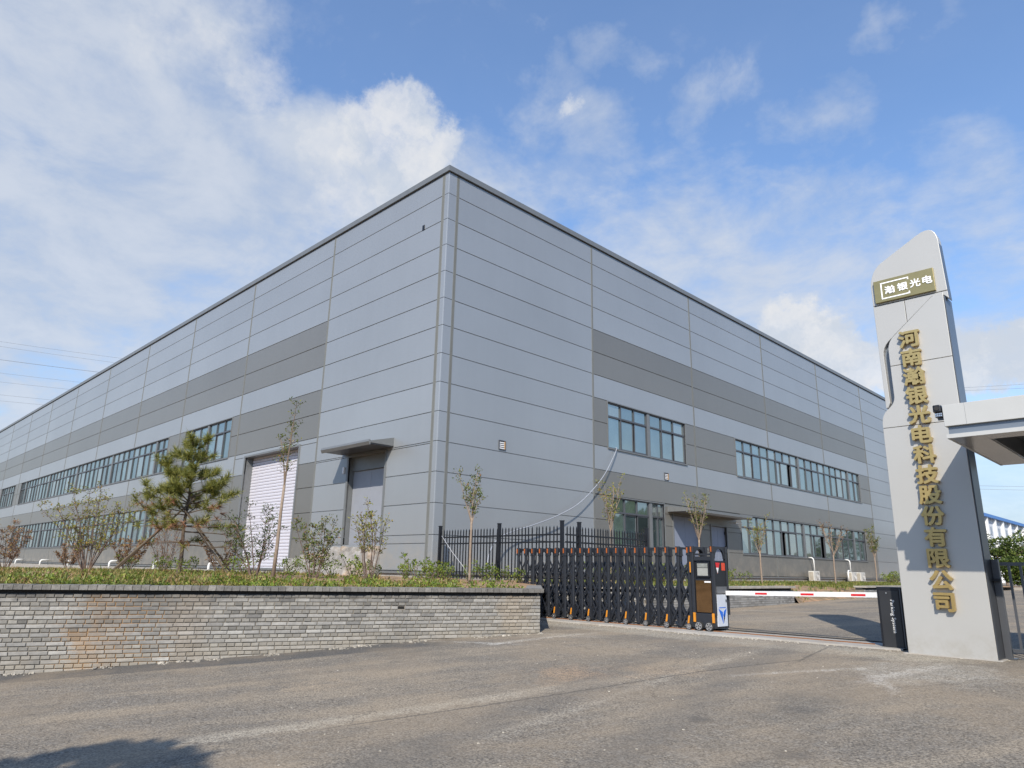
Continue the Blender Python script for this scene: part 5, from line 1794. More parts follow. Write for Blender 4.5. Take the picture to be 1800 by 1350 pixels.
# grey hose hanging from the upper window
hose_k = [(9.62, 0.03, 6.68), (9.55, 0.10, 6.5), (8.5, 0.2, 5.3), (7.05, 0.25, 4.2), (5.7, 0.3, 3.6), (4.4, 0.3, 3.18), (3.3, 0.3, 2.88), (2.5, 0.4, 2.6), (1.9, 0.6, 2.1), (1.6, 0.8, 1.3)]
def smooth_path(P, k=6):
    P = [np.array(p, float) for p in P]
    out = []
    for i in range(len(P) - 1):
        p0, p1, p2, p3 = P[max(i - 1, 0)], P[i], P[i + 1], P[min(i + 2, len(P) - 1)]
        for t_ in np.linspace(0, 1, k, endpoint=False):
            out.append(0.5 * ((2 * p1) + (-p0 + p2) * t_ + (2 * p0 - 5 * p1 + 4 * p2 - p3) * t_ ** 2 + (-p0 + 3 * p1 - 3 * p2 + p3) * t_ ** 3))
    out.append(P[-1])
    return out
pipe_thing('pale grey hose hanging from the upper window down behind the picket fence', [FR.P(*p) for p in smooth_path(hose_k)], 0.019, 'hose', pm("hose_grey", (0.25, 0.27, 0.31), 0.5), 'hose')
pipe_thing('white wire slanting down across the fence from the factory corner', [(-16.95, 14.0, 2.56), (-16.4, 13.97, 2.08), (-15.9, 13.95, 1.70), (-15.5, 13.93, 1.36)], 0.008, 'wire', pm("wire_pale", (0.40, 0.41, 0.43), 0.5), 'wire')


# ------------------------------------------------------------------ plants
def rv(s=1.0):
    return Vector((random.uniform(-s, s), random.uniform(-s, s), random.uniform(-s, s)))


def leaf(mb, p, d, l, w, up=None):
    d = d.normalized()
    s = d.cross((up or Vector((0, 0, 1))) + rv(0.7))
    if s.length < 1e-3: s = Vector((1, 0, 0))
    s.normalize()
    n = d.cross(s) * 0.12 * l
    mb.add([tuple(p), tuple(p + d * l * 0.5 + s * w / 2 - n), tuple(p + d * l), tuple(p + d * l * 0.5 - s * w / 2 - n)], [(0, 1, 2, 3)])


def leaf_cluster(mb, p, n, l, r):
    for _ in range(n):
        d = rv(1); d.z = d.z * 0.7 + 0.35
        leaf(mb, p + rv(r), d, l * random.uniform(0.7, 1.25), l * random.uniform(0.38, 0.5))


def stem(mb, p, d, L, r0, r1, seg=5, wob=0.12, n=5):
    pts = [p.copy()]
    d = d.normalized()
    for i in range(seg):
        d = (d + rv(wob)).normalized()
        pts.append(pts[-1] + d * L / seg)
    mb.tube(pts, [r0 + (r1 - r0) * i / seg for i in range(seg + 1)], n)
    return pts, d


def shrub(name, label, x, y, z, h, spread, nst, dens, ll, lmat, bmat, seed, lean=(0, 0), bare=0.25, cat='shrub', twigs=4, group=None):
    random.seed(seed)
    o = thing(name, label, cat, (x, y, z), group)
    sm, lm = MB(), MB()
    for i in range(nst):
        a = 2 * math.pi * (i + random.random() * 0.6) / nst
        d = Vector((math.cos(a) * spread + lean[0], math.sin(a) * spread + lean[1], 1.0))
        L = h * random.uniform(0.72, 1.08)
        b = Vector((x + math.cos(a) * 0.07, y + math.sin(a) * 0.07, z - 0.05))
        pts, dd = stem(sm, b, d, L, 0.016, 0.005, 6, 0.13)
        for k, p in enumerate(pts):
            f = k / (len(pts) - 1)
            if f < bare: continue
            for _ in range(twigs + 1):
                a2 = random.uniform(0, 6.28)
                td = Vector((math.cos(a2), math.sin(a2), random.uniform(0.3, 1.3)))
                tp, _d = stem(sm, p + rv(0.04), td, h * random.uniform(0.08, 0.19) * (1.2 - f * 0.5), 0.006, 0.003, 2, 0.2, 4)
                for q in tp[1:]:
                    leaf_cluster(lm, q, max(0, int(dens * random.uniform(0.6, 2.2))), ll, 0.05)
        leaf_cluster(lm, pts[-1], int(dens * 1.5), ll, 0.05)
    sm.build('stems', bmat, o, fix=False)
    lm.build('foliage', lmat, o, fix=False)
    random.seed(seed + 1)
    return o


def young_tree(label, x, y, z, h, fork, seed, lmat, dens=2, ll=0.075, nbr=7, spread=0.42, r=0.035, lean=(0, 0), bark=M_PALEBARK, group=None):
    random.seed(seed)
    o = thing('young_tree', label, 'tree', (x, y, z), group)
    sm, lm, bm_ = MB(), MB(), MB()
    pts, d = stem(sm, Vector((x, y, z - 0.1)), Vector((lean[0], lean[1], 1)), fork + 0.1, r, r * 0.8, 5, 0.03, 7)
    top = pts[-1]
    for i in range(nbr):
        a = 2 * math.pi * (i + random.random() * 0.5) / nbr
        sp = spread * random.uniform(0.5, 1.1)
        st = pts[-1] - Vector((0, 0, random.uniform(0, fork * 0.14)))
        bp, bd = stem(bm_, st, Vector((math.cos(a) * sp, math.sin(a) * sp, 1)), (h - fork) * random.uniform(0.62, 1.05), r * 0.42, 0.006, 6, 0.10)
        for k, p in enumerate(bp):
            f = k / 6
            if f < 0.3: continue
            for _ in range(2):
                a2 = random.uniform(0, 6.28)
                tp, _d = stem(bm_, p, Vector((math.cos(a2), math.sin(a2), random.uniform(0.4, 1.4))), h * random.uniform(0.03, 0.08), 0.005, 0.003, 2, 0.2, 4)
                for q in tp[1:]:
                    leaf_cluster(lm, q, int(random.uniform(0.5, dens * 2.8)), ll, 0.06)
        leaf_cluster(lm, bp[-1], dens * 3, ll, 0.07)
    sm.build('trunk', bark, o, fix=False, smooth=True)
    bm_.build('branches', bark, o, fix=False)
    lm.build('foliage', lmat, o, fix=False)
    return o


gz = garden_z
# left bed, far to near
shrub('shrub', 'dry red leaved shrub at the far left end of the planted bed', -31.4, 5.6, gz(-31.4, 5.6), 1.75, 0.42, 9, 3, 0.085, G_RED, M_TWIG, 21, twigs=3)
shrub('shrub', 'tall half bare bush with yellow green leaves left of the pine', -24.6, 6.45, gz(-24.6, 6.45), 2.5, 0.34, 17, 2.6, 0.085, G_GOLD, M_TWIG, 22, lean=(-0.05, -0.02), twigs=3, bare=0.18)
shrub('shrub', 'small red leaved shrub left of the tall half bare bush', -37.2, 9.0, gz(-37.2, 9.0), 1.15, 0.40, 6, 3, 0.10, G_RED, M_TWIG, 23, twigs=3)
shrub('shrub', 'rounded orange red shrub right of the tall half bare bush', -29.2, 9.0, gz(-29.2, 9.0), 1.12, 0.36, 7, 4, 0.10, G_RED, M_TWIG, 24, twigs=2, bare=0.3)
shrub('shrub', 'almost leafless brown bush just left of the pine', -27.2, 9.6, gz(-27.2, 9.6), 1.85, 0.30, 9, 1, 0.07, G_RED, M_TWIG, 25, twigs=3)
shrub('shrub', 'leafy dark green bush in front of the white roller door', -17.95, 8.6, gz(-17.95, 8.6), 1.78, 0.30, 8, 3, 0.075, G_DARK, M_TWIG, 26, lean=(-0.05, -0.06), twigs=3)
shrub('shrub', 'olive bush beside the right jamb of the roller door', -16.35, 9.4, gz(-16.35, 9.4), 1.62, 0.22, 7, 3, 0.080, G_MIX, M_TWIG, 27, twigs=3)
shrub('shrub', 'tall thin stemmed bush in front of the grey side door', -14.95, 10.1, gz(-14.95, 10.1), 1.85, 0.20, 8, 2, 0.080, G_GOLD, M_TWIG, 28, twigs=3, bare=0.4)
shrub('shrub', 'low dark shrub with red leaves around the foot of the pine', -21.7, 9.3, gz(-21.7, 9.3), 1.1, 0.40, 6, 1.2, 0.10, G_RED, M_TWIG, 29, twigs=3)

# the thin tree in front of the roller door: leaning trunk that forks
random.seed(31)
tx, ty = -16.62, 8.45
tz = gz(tx, ty)
tt = thing('young_tree', 'slender leaning tree with a forked top in front of the roller door', 'tree', (tx, ty, tz))
sm, lm, bm_ = MB(), MB(), MB()
trunk_pts = [Vector((tx, ty, tz - 0.1)), Vector((tx + 0.06, ty, tz + 0.8)), Vector((tx + 0.07, ty, tz + 1.6)), Vector((tx + 0.11, ty, tz + 2.25))]
sm.tube(trunk_pts, [0.050, 0.044, 0.038, 0.034], 8)
for (dx, dy, L, r_) in ((0.10, 0.03, 2.0, 0.026), (-0.10, -0.02, 1.25, 0.022), (0.02, 0.05, 1.5, 0.018)):
    bp, bd = stem(bm_, trunk_pts[-1], Vector((dx * 1.9, dy, 1)), L, r_, 0.006, 8, 0.06)
    for k, p in enumerate(bp):
        if k < 2: continue
        for _ in range(3):
            a2 = random.uniform(0, 6.28)
            tp, _d = stem(bm_, p, Vector((math.cos(a2), math.sin(a2), random.uniform(0.4, 1.2))), random.uniform(0.10, 0.26), 0.005, 0.003, 2, 0.2, 4)
            for q in tp[1:]:
                leaf_cluster(lm, q, random.randint(0, 5), 0.075, 0.05)
    leaf_cluster(lm, bp[-1], 10, 0.08, 0.08)
sm.build('trunk', M_PALEBARK, tt, fix=False, smooth=True); bm_.build('branches', M_BARK, tt, fix=False); lm.build('foliage', G_MIX, tt, fix=False)

# pine with its three-legged prop
random.seed(41)
px_, py_ = -22.0, 8.2
pz = gz(px_, py_)
pine = thing('pine_tree', 'young pine tree with clumped needles and browned lower branches', 'tree', (px_, py_, pz))
sm, gm, dm = MB(), MB(), MB()
PH = 4.05
tp = [Vector((px_, py_, pz - 0.1))]
for k in range(10):
    tp.append(Vector((px_ + 0.035 * math.sin(k), py_ + 0.03 * math.cos(k * 1.3), pz + PH * (k + 1) / 10 * 0.95)))
sm.tube(tp, [0.068 - 0.0056 * k for k in range(11)], 8)


def tuft(mb, p, d, n, L):
    d = d.normalized()
    for _ in range(n):
        v = (d * random.uniform(0.1, 1.0) + rv(0.8)).normalized() * L * random.uniform(0.6, 1.1)
        s = v.cross(rv(1))
        if s.length < 1e-4: continue
        s = s.normalized() * 0.0085
        q = p + d * random.uniform(-0.12, 0.05)
        mb.add([tuple(q - s), tuple(q + s), tuple(q + v)], [(0, 1, 2)])


def bough(a, zf, L, rise, dead=0.0, clumps=6, full=1.0):
    """one branch: bare near the trunk, clumps of needles on side shoots towards its end"""
    L *= 0.9
    base = Vector((px_, py_, pz + PH * zf))
    bp, bd = stem(sm, base, Vector((math.cos(a), math.sin(a), rise)), L, 0.028 - 0.014 * zf, 0.008, 6, 0.14, 5)
    for k in range(max(4, int(clumps * 0.8))):
        p = bp[random.choice((3, 4, 5, 6) if L > 0.8 else (2, 3, 4, 5, 6))]
        a2 = random.uniform(0, 6.28)
        td = bd * 0.9 + Vector((math.cos(a2), math.sin(a2), random.uniform(0.1, 1.1))) * 0.8
        qp, qd = stem(sm, p, td, L * random.uniform(0.14, 0.34), 0.008, 0.004, 3, 0.2, 4)
        if random.random() < dead:
            tuft(dm, qp[-1], qd - Vector((0, 0, 1.0)), int(42 * full), 0.24)
        else:
            tuft(gm, qp[-1], qd + Vector((0, 0, 0.35)), int(58 * full), 0.28)
            if full > 0.8 and random.random() < 0.45: tuft(gm, qp[2], qd, 22, 0.24)
    tuft(gm if random.random() > dead else dm, bp[-1], bd + Vector((0, 0, 0.3)), int(64 * full), 0.27)


CR = math.atan2(0.708, 0.706)                      # across the view, to the right
for (da, zf, L, rise, dead, cl, full) in [
        (0.0, 0.34, 1.55, 0.02, 0.75, 9, 0.7), (0.5, 0.30, 1.7, -0.02, 0.45, 7, 0.5), (-0.6, 0.36, 1.4, 0.1, 0.6, 8, 0.7), (3.0, 0.36, 1.6, 0.10, 0.35, 9, 0.8),
        (3.5, 0.31, 1.5, 0.05, 0.5, 8, 0.6), (2.4, 0.33, 1.3, 0.1, 0.5, 8, 0.7), (1.3, 0.34, 1.2, 0.1, 0.4, 7, 0.7), (-1.5, 0.35, 1.1, 0.1, 0.45, 8, 0.8), (4.4, 0.33, 1.1, 0.1, 0.4, 8, 0.8),
        (0.2, 0.20, 1.9, 0.10, 0.05, 5, 0.25), (3.3, 0.22, 1.2, 0.05, 0.8, 5, 0.5), (-1.2, 0.22, 0.9, 0.0, 0.8, 6, 0.6), (1.6, 0.23, 0.9, 0.0, 0.8, 5, 0.6),
        (3.1, 0.50, 1.65, 0.28, 0.0, 13, 1.0), (2.6, 0.53, 1.1, 0.35, 0.0, 10, 1.0), (0.05, 0.50, 1.35, 0.30, 0.0, 12, 1.0), (-0.5, 0.54, 1.05, 0.35, 0.0, 10, 1.0), (0.7, 0.54, 1.0, 0.35, 0.0, 9, 1.0),
        (1.6, 0.52, 0.9, 0.35, 0.0, 9, 1.0), (-1.5, 0.52, 0.95, 0.35, 0.0, 10, 1.0), (4.1, 0.51, 0.9, 0.3, 0.05, 9, 1.0),
        (3.0, 0.42, 1.2, 0.2, 0.25, 9, 0.9), (0.0, 0.43, 1.2, 0.2, 0.25, 9, 0.9), (-1.5, 0.43, 0.9, 0.2, 0.2, 9, 0.9), (4.0, 0.44, 0.9, 0.25, 0.2, 8, 0.9), (1.5, 0.43, 0.9, 0.2, 0.2, 8, 0.9),
        (0.0, 0.58, 1.05, 0.5, 0.0, 10, 1.0), (3.1, 0.58, 0.9, 0.5, 0.0, 10, 1.0), (-1.2, 0.59, 0.8, 0.5, 0.0, 9, 1.0), (3.2, 0.64, 1.25, 0.62, 0.0, 11, 1.0), (2.5, 0.68, 0.8, 0.5, 0.0, 8, 1.0), (0.1, 0.66, 0.85, 0.45, 0.0, 9, 1.0), (-1.1, 0.66, 0.75, 0.5, 0.0, 9, 1.0), (1.4, 0.67, 0.7, 0.5, 0.0, 8, 1.0),
        (4.0, 0.68, 0.7, 0.5, 0.0, 8, 1.0), (3.0, 0.80, 0.75, 0.6, 0.0, 8, 1.0), (0.2, 0.78, 0.65, 0.6, 0.0, 8, 1.0), (1.6, 0.82, 0.5, 0.7, 0.0, 7, 1.0), (-1.4, 0.80, 0.55, 0.7, 0.0, 8, 1.0),
        (0.3, 0.90, 0.5, 0.9, 0.0, 7, 1.0), (2.4, 0.91, 0.45, 0.9, 0.0, 7, 1.0), (4.5, 0.91, 0.45, 0.9, 0.0, 7, 1.0)]:
    bough(CR + da, zf, L, rise, dead, cl, full)
tuft(gm, tp[-1] + Vector((0, 0, 0.1)), Vector((0, 0, 1)), 70, 0.26)
sm.build('trunk', pm('pine_bark', (0.10, 0.075, 0.055), 0.95, 0, 0.3, 14, 0.5, 60), pine, fix=False); gm.build('green_needles', G_PINE, pine, fix=False); dm.build('brown_needles', G_PINED, pine, fix=False)
prop = thing('tree_prop', 'wooden tripod of stakes propping up the young pine', 'tree stakes', (px_, py_, pz))
fx, fy, fz = px_ + 0.02, py_ - 0.10, pz + 1.9
for (bx, by, ov) in ((-1.55, -1.35, 0.75), (-1.30, -1.50, 0.60), (1.15, 1.05, 0.55), (0.2, 1.6, 0.4)):
    m = MB()
    foot = Vector((px_ + bx, py_ + by, gz(px_ + bx, py_ + by) - 0.05)); tp_ = Vector((fx, fy, fz))
    e = tp_ + (tp_ - foot).normalized() * ov * 0.6
    m.tube([foot, (foot + e) / 2 + rv(0.02), e], [0.034, 0.030, 0.025], 7); m.build('stake', M_STAKE, prop, fix=False)
m = MB()
m.tube([(fx - 0.12, fy - 0.09, fz - 0.02), (fx, fy - 0.14, fz + 0.03), (fx + 0.13, fy, fz), (fx, fy + 0.14, fz - 0.03), (fx - 0.12, fy - 0.09, fz - 0.02)], 0.02, 5)
m.build('lashing', M_RUBBER, prop, fix=False)

# saplings near the fence and along the yard bed
young_tree('slim sapling in front of the fence next to the factory corner', -13.05, 11.7, gz(-13.05, 11.7), 2.75, 1.55, 51, G_MIX, 3, 0.075, 6, 0.30, 0.034)
young_tree('sapling with upright branches just behind the fence, in front of the lower window', -14.3, 19.0, 1.22, 3.45, 1.75, 52, G_GOLD, 2, 0.085, 8, 0.30, 0.04)
young_tree('sapling with a fan of branches in front of the dark entrance canopy', -13.9, 23.8, 1.2, 3.6, 1.75, 53, G_MIX, 2, 0.085, 9, 0.42, 0.042)
young_tree('sapling with sparse leaves at the left end of the long lower window band', -13.6, 28.2, 1.18, 2.8, 1.35, 54, G_GOLD, 2, 0.085, 7, 0.40, 0.038, lean=(-0.04, 0))
young_tree('sapling with reddish leaf tips between the lone and the paired air conditioners', -12.6, 33.3, 1.16, 2.95, 1.45, 55, G_RED, 1, 0.09, 8, 0.62, 0.038)
young_tree('small dense topped sapling closest to the name tower', -14.2, 43.5, 1.2, 3.0, 1.45, 56, G_MIX, 3, 0.10, 7, 0.35, 0.038)

# low bright green seedlings, copied from three builds
def seedling(seed):
    random.seed(seed)
    o = thing('seedling', '', 'shrub', (0, 0, -40))
    sm, lm = MB(), MB()
    for i in range(5):
        a = 2 * math.pi * i / 5 + random.random()
        b = Vector((math.cos(a) * 0.03, math.sin(a) * 0.03, -40.03))
        pts, d = stem(sm, b, Vector((math.cos(a) * 0.5, math.sin(a) * 0.5, 1)), random.uniform(0.32, 0.6), 0.009, 0.004, 4, 0.15, 4)
        for p in pts[1:]:
            leaf_cluster(lm, p, 4, 0.085, 0.06)
        leaf_cluster(lm, pts[-1], 10, 0.09, 0.06)
    sm.build('stems', M_TWIG, o, fix=False); lm.build('foliage', G_SHRUB, o, fix=False)
    return o


protos = [seedling(s) for s in (61, 62, 63)]
random.seed(64)
spots = []
for k in range(13):                                   # along the foot of the factory corner and the fence
    f = k / 12
    spots.append((-16.9 + 4.4 * f + random.uniform(-.15, .15), 12.6 + 0.75 * f * 0.6 + random.uniform(-.35, .35), 'bright green seedling in the row below the picket fence', 'seedlings below the picket fence', random.uniform(0.6, 1.05)))
for k in range(12):
    spots.append((-20.6 + 6.2 * k / 11 + random.uniform(-.2, .2), 9.6 + 0.16 * k + random.uniform(-.5, .5), 'bright green seedling among the bushes in front of the roller door', 'seedlings in front of the roller door', random.uniform(0.8, 1.2)))
for k in range(6):
    spots.append((-25.6 + 4.2 * k / 5 + random.uniform(-.3, .3), 8.4 + random.uniform(-.6, .6), 'bright green seedling around the feet of the pine props', 'seedlings around the pine', random.uniform(0.75, 1.1)))
for k in range(24):
    f = k / 23
    spots.append((-14.6 + random.uniform(-.6, .6), 18.5 + 9.5 * f + random.uniform(-.25, .25), 'bright green seedling in the bed beside the inner yard', 'seedlings in the yard bed', random.uniform(0.9, 1.5)))
for k in range(10):
    spots.append((-14.4 + random.uniform(-.4, .4), 44.5 + 6 * k / 9, 'bright green seedling in the far end of the yard bed', 'seedlings at the far end of the yard bed', random.uniform(0.9, 1.4)))
ORD = ['first', 'second', 'third', 'fourth', 'fifth', 'sixth', 'seventh', 'eighth', 'ninth', 'tenth', 'eleventh', 'twelfth', 'thirteenth',
       'fourteenth', 'fifteenth', 'sixteenth', 'seventeenth', 'eighteenth', 'nineteenth', 'twentieth', 'twenty-first', 'twenty-second', 'twenty-third', 'twenty-fourth']
ROWS_ = {'seedlings below the picket fence': (lambda p: p[0], 'green seedling below the picket fence, {} from the factory corner'),
         'seedlings in front of the roller door': (lambda p: p[0], 'green seedling among the bushes before the roller door, {} from the pine'),
         'seedlings around the pine': (lambda p: p[0], 'green seedling around the propped pine, {} from the left'),
         'seedlings in the yard bed': (lambda p: p[1], 'green seedling in the yard bed, {} from the sliding gate'),
         'seedlings at the far end of the yard bed': (lambda p: p[1], 'green seedling at the far end of the yard bed, {} from the air conditioners')}
named = []
for g_, (kf, txt) in ROWS_.items():
    row = sorted([p for p in spots if p[3] == g_], key=kf)
    named += [(p[0], p[1], txt.format(ORD[i_]), g_, p[4]) for i_, p in enumerate(row)]
used = set()
for (x, y, lab, grp, s) in named:
    i = random.randrange(3)
    z = (gz(x, y) if y < 14.3 and not x > -12.2 else bed_z(x, y))
    if i not in used:
        used.add(i)
        o = protos[i]; o.location = (x, y, z)
        o.scale = (s, s, s); o['label'] = lab
    else:
        o = copy_tree(protos[i], (x, y, z), random.uniform(0, 6.28), s, lab)
    o['group'] = grp

# ground cover
random.seed(71)
V, F = [], []


def grass_tuft(x, y, z, n, h):
    for _ in range(n):
        a = random.uniform(0, 6.28)
        l = h * random.uniform(0.5, 1.15)
        w = random.uniform(0.006, 0.014)
        bx, by = x + random.uniform(-.07, .07), y + random.uniform(-.07, .07)
        dx, dy = math.cos(a), math.sin(a)
        t1 = random.uniform(0.1, 0.5); t2 = random.uniform(0.5, 1.2)
        sx, sy = -dy * w, dx * w
        k = len(V)
        V.extend([(bx - sx, by - sy, z - 0.01), (bx + sx, by + sy, z - 0.01),
                  (bx + dx * l * t1 * 0.5 + sx, by + dy * l * t1 * 0.5 + sy, z + l * 0.55), (bx + dx * l * t1 * 0.5 - sx, by + dy * l * t1 * 0.5 - sy, z + l * 0.55),
                  (bx + dx * l * t2 * 0.7, by + dy * l * t2 * 0.7, z + l * random.uniform(0.6, 0.95))])
        F.extend([(k, k + 1, k + 2, k + 3), (k + 3, k + 2, k + 4)])


cnt = 0
while cnt < 6500:
    a = random.uniform(2, WLEN) if random.random() < 0.8 else random.uniform(-4, 2)
    o = 0.32 + abs(random.gauss(0, 1)) * (3.2 if cnt % 3 else 0.9)
    p = WS + WD * a - WN * o
    x, y = p
    if not inpoly(x, y, GARDEN) or y > Y0 - 1.05: continue
    cl = math.sin(x * 1.7 + 2 * math.sin(y * 1.1)) + math.sin(y * 2.3 + x * 0.6)
    if cl < -0.15 and random.random() < 0.88: continue
    if a > 10 and random.random() < 0.45: continue
    grass_tuft(x, y, gz(x, y), 7, random.uniform(0.05, 0.14) * (2.0 if random.random() < 0.10 else 1) * (1.15 if a < 9.5 else 0.7))
    cnt += 1
cnt = 0
while cnt < 2600:
    x, y = random.uniform(-40, -20), random.uniform(2, 13)
    if not inpoly(x, y, GARDEN) or y > Y0 - 1.05: continue
    grass_tuft(x, y, gz(x, y), 5, random.uniform(0.07, 0.16)); cnt += 1
wm = MB()
for i in range(260):
    a = random.uniform(6, WLEN - 0.2); o_ = 0.34 + abs(random.gauss(0, 1)) * 1.6
    x, y = WS + WD * a - WN * o_
    if not inpoly(x, y, GARDEN) or y > Y0 - 1.2: continue
    hh = random.uniform(0.05, 0.20)
    for j in range(random.randint(8, 18)):
        leaf(wm, Vector((x, y, gz(x, y))) + Vector((random.uniform(-.09, .09), random.uniform(-.09, .09), random.uniform(0, hh))), rv(1) + Vector((0, 0, 0.5)), random.uniform(0.05, 0.09), 0.035)
wo_ = wm.build('weeds', G_SHRUB, kind='stuff', fix=False)
tag(wo_, 'low leafy green weeds scattered through the ground cover on the wall top', 'weeds')
me = bpy.data.meshes.new('ground_cover'); me.from_pydata(V, [], F); me.materials.append(G_GRASS)
o = bpy.data.objects.new('ground_cover', me); COL.objects.link(o); o['kind'] = 'stuff'
tag(o, 'straggly yellowing ground cover grass on top of the retaining wall', 'grass')
V, F = [], []
cnt = 0
while cnt < 3800:
    y = random.uniform(15, 48); x = random.uniform(-15.5, BX - 0.3)
    if 24 < y < 29.2:
        x = random.uniform(-15.5, BX + 0.2)
        if x > -12.6 and random.random() < 0.75: continue
    grass_tuft(x, y, bed_z(x, y), 6, random.uniform(0.10, 0.19)); cnt += 1
me = bpy.data.meshes.new('ground_cover'); me.from_pydata(V, [], F); me.materials.append(G_GRASS2)
o = bpy.data.objects.new('ground_cover', me); COL.objects.link(o); o['kind'] = 'stuff'
tag(o, 'green and yellow ground cover in the bed beside the yard', 'grass')


# ------------------------------------------------------------------ far things
def big_tree(name, label, x, y, z, h, r, seed, lmat, n=2600, ll=0.3, trunk=0.3, group=None, flat=1.0):
    random.seed(seed)
    o = thing(name, label, 'tree', (x, y, z), group)
    sm, lm = MB(), MB()
    pts, d = stem(sm, Vector((x, y, z - 0.2)), Vector((0, 0, 1)), h * 0.5, trunk, trunk * 0.6, 4, 0.05, 8)
    lobes = []
    for i in range(11):
        a = random.uniform(0, 6.28); q = random.uniform(0.1, 0.75)
        c = Vector((x + math.cos(a) * r * q, y + math.sin(a) * r * q, z + h * random.uniform(0.42, 0.88)))
        lobes.append((c, r * random.uniform(0.28, 0.5)))
        stem(sm, pts[-2], c - pts[-2], (c - pts[-2]).length, trunk * 0.3, 0.03, 4, 0.1, 5)
    for i in range(n):
        c, lr = random.choice(lobes)
        v = rv(1)
        if v.length > 1: v.normalize()
        v = v.normalized() * (v.length ** 0.4)
        p = c + Vector((v.x * lr, v.y * lr, v.z * lr * 0.8 * flat))
        leaf(lm, p, v + rv(0.6), ll * random.uniform(0.6, 1.2), ll * 0.55)
    sm.build('trunk', M_BARK, o, fix=False); lm.build('crown', lmat, o, fix=False)
    return o


def wpt(u, dist):
    """bearing (cam x over cam y) and forward distance to world x, y"""
    cx, cy = u * dist, dist
    return (cx * math.sin(TH) - cy * math.cos(TH), cx * math.cos(TH) + cy * math.sin(TH))


for i, (u, dist, h, r, lab) in enumerate([(0.690, 60, 5.0, 2.3, 'bushy green tree beyond the yard nearest the tower edge'), (0.745, 64, 5.0, 2.6, 'bushy green tree behind the black railing at the right edge'),
                                          (0.80, 58, 4.8, 2.4, 'round green tree at the far right beyond the railing'), (0.712, 50, 2.2, 1.4, 'low green shrub tree on the kerb beyond the yard')]):
    x, y = wpt(u, dist)
    big_tree('street_tree', lab, x, y, zg(y), h, r, 81 + i, G_FAR, 3200, 0.26, 0.12)
# white works hall with a blue roof in the distance
fb = thing('warehouse', 'distant white warehouse with blue roof edge and white wall pillars', 'warehouse', (-26, 160, 1.0))
m = MB(); m.box(-60, -26, 118, 330, 0.5, 11.0); m.build('wall', pm("far_white", (0.52, 0.55, 0.60), 0.7), fb)
m = MB(); m.box(-61, -25.4, 117, 331, 11.0, 11.5); m.build('roof', pm("roof_blue", (0.05, 0.17, 0.45), 0.5), fb)
M_FW = pm("far_window", (0.16, 0.21, 0.28), 0.3)
pmx = None
for k in range(34):
    y = 120 + k * 5.6
    m = MB(); m.box(-26, -25.55, y, y + 0.55, 0.5, 10.99); m.build('pillar', M_WHITE, fb)
    for j in range(2):
        m = MB(); m.box(-25.99, -25.93, y + 1.4 + j * 2.0, y + 2.3 + j * 2.0, 8.4, 9.7); m.build('window', M_FW, fb)
    m = MB(); m.box(-25.99, -25.93, y + 0.9, y + 5.3, 5.4, 7.0); m.build('window_band', pm("far_louvre", (0.34, 0.36, 0.33), 0.6), fb)
# kerbed verge beyond the yard
x, y = wpt(0.70, 47)
m = MB(); m.box(-14.5, 16, 58.5, 58.8, 0.7, 1.08); m.build('kerb', M_CONC, kind='structure')
m = MB(); m.box(-14.5, 40, 58.81, 70, 0.7, 1.05); m.build('verge', M_SOIL, kind='structure')

# crumbs of mortar and grit along the foot of the wall and the gate strip
random.seed(95)
m = MB()
def crumb(x, y, z, r):
    c = Vector((x, y, z + r * 0.3))
    P = [c + Vector((sx * r * random.uniform(.6, 1.2), sy * r * random.uniform(.6, 1.2), sz * r * random.uniform(.35, .8))) for sz in (-1, 1) for sx, sy in ((-1, -1), (1, -1), (1, 1), (-1, 1))]
    m.add([tuple(p) for p in P], [(0, 3, 2, 1), (4, 5, 6, 7), (0, 1, 5, 4), (1, 2, 6, 5), (2, 3, 7, 6), (3, 0, 4, 7)])
for i in range(420):
    a = random.uniform(5, WLEN); o = 0.03 + abs(random.gauss(0, 0.10))
    if math.sin(a * 2.3) + math.sin(a * 5.1) < -0.2: continue
    x, y, _ = wp(a, o, 0)
    crumb(x, y, zg(y), random.choice((0.008, 0.012, 0.016, 0.024)))
for i in range(260):
    x = random.uniform(-11.5, -2.4); y = 12.62 + random.gauss(0, 0.10)
    crumb(x, y, zg(y), random.choice((0.006, 0.009, 0.014)))
for i in range(320):
    x, y = random.uniform(-11, 0), random.uniform(1, 12)
    if (np.array((x, y)) - WS) @ WN > 0.3: crumb(x, y, zg(y), random.choice((0.004, 0.006, 0.008)))
o = m.build('mortar_crumbs', pm("crumbs", (0.36, 0.33, 0.28), 0.95, 0, 0.2, 10, island=0.35), kind='stuff', fix=False)
tag(o, 'pale crumbs of mortar and grit along the wall foot and gate strip', 'grit')

# wooded rise across the road behind the viewpoint, mirrored in the windows
random.seed(96)
V, F = [], []
na = 120
for i in range(na + 1):
    a = -2.9 + 4.2 * i / na
    hgt = 13 + 6 * math.sin(i * 0.21) + 4 * math.sin(i * 0.53 + 1) + random.uniform(-1.2, 1.2)
    for r_, z_ in ((115, -1.5), (122, hgt * 0.55 + random.uniform(-1, 1)), (132, hgt), (170, hgt * 0.9), (230, -3)):
        V.append((math.cos(a) * r_ + 10, math.sin(a) * r_ - 10, z_))
for i in range(na):
    for k in range(4):
        q = i * 5 + k
        F.append((q, q + 5, q + 6, q + 1))
m = MB(); m.v, m.f = V, F
m.build('hills', pm("wooded_hill", (0.05, 0.07, 0.03), 0.95, 0, 0.45, 0.25, 0.8, 0.6), kind='structure', fix=True)

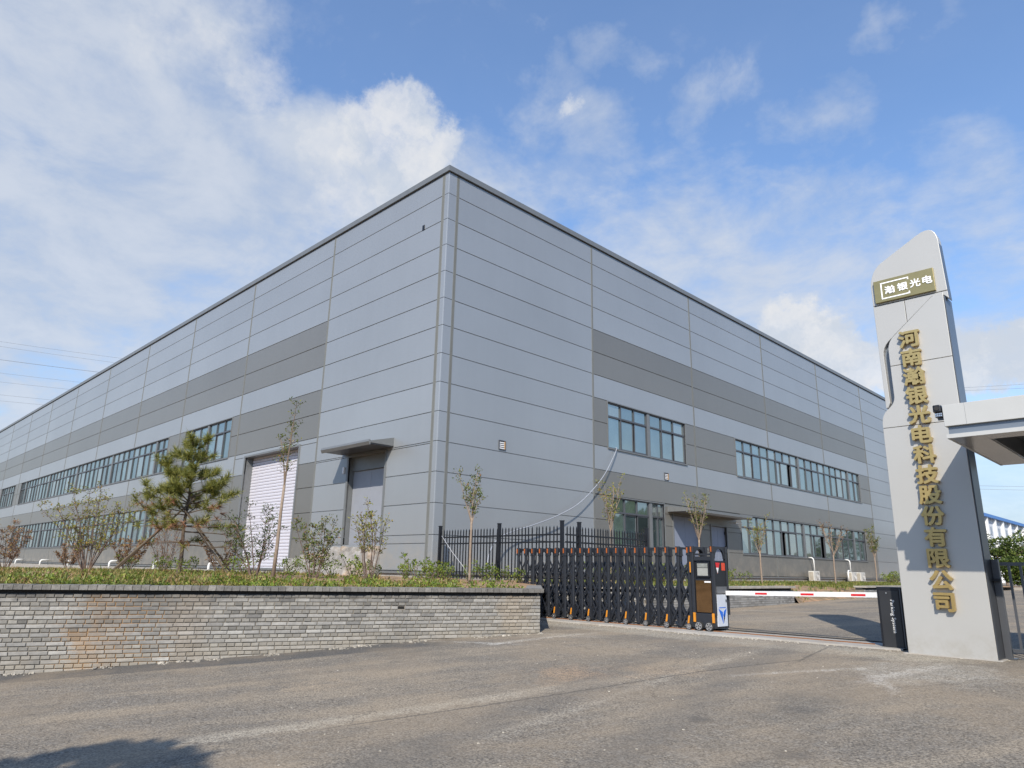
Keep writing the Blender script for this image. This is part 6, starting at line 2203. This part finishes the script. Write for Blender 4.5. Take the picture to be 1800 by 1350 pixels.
# overhead lines
M_WIRE = pm("line_wire", (0.20, 0.22, 0.25), 0.6)
def power_line(label, P, Q, sag, r, group):
    P, Q = Vector(P), Vector(Q)
    pts = [P.lerp(Q, t_) - Vector((0, 0, sag * 4 * t_ * (1 - t_))) for t_ in np.linspace(0, 1, 17)]
    return pipe_thing(label, pts, r, 'power_line', M_WIRE, 'power line', group, 5)


def ray_pt(x, y, dist):
    u, v = (x - 900) / FPX, (y - 675) / FPX
    c, s = math.cos(ROL), math.sin(ROL)
    u, v = c * u + s * v, -s * u + c * v
    c, s = math.cos(PIT), math.sin(PIT)
    r = Vector((u, c + v * s, s - v * c)); r *= dist / r.y
    return Vector((r.x * math.sin(TH) - r.y * math.cos(TH), r.x * math.cos(TH) + r.y * math.sin(TH), r.z + 1.6))


for i, (ya, yb) in enumerate(((576, 644), (602, 632), (626, 652), (650, 673), (666, 687), (689, 708), (700, 717))):
    A, B = ray_pt(-40, ya - 4, 150 + i * 2), ray_pt(200, yb, 165 + i * 2)
    if i == 0:
        A, B = ray_pt(-10, 594, 150), ray_pt(225, 626, 165)
    d = B - A
    power_line('overhead power line left of the factory roof, ' + ('topmost' if i == 0 else 'lowest' if i == 6 else ORD[i] + ' from the top') + ' of the seven', A - d * 0.8, B + d * 1.2, 0.8, 0.05 if i == 2 else 0.028, 'power lines left of the factory roof')
for i, (ya, yb) in enumerate(((680, 673), (685, 680), (851, 853), (857, 859))):
    A, B = ray_pt(1690, ya, 150), ray_pt(1800, yb, 150)
    d = B - A
    power_line('overhead power line right of the name tower, ' + ('topmost', 'second from the top', 'third from the top', 'lowest')[i] + ' of the four', A - d * 0.6, B + d * 1.2, 0.3, 0.03, 'power lines right of the name tower')

# unseen tree added behind the viewpoint, placed so its shade falls on the asphalt
tipx, tipy = -7.35, 3.15
kk = 13.0
TXX, TYY = tipx + 0.44 * kk, tipy - 0.64 * kk
big_tree('added_shade_tree', 'dense tree added behind the viewpoint to cast shade on the asphalt', TXX + 1.0, TYY - 0.6, zg(TYY), 0.64 * kk + 0.3, 2.4, 91, G_DARK, 9000, 0.34, 0.22)
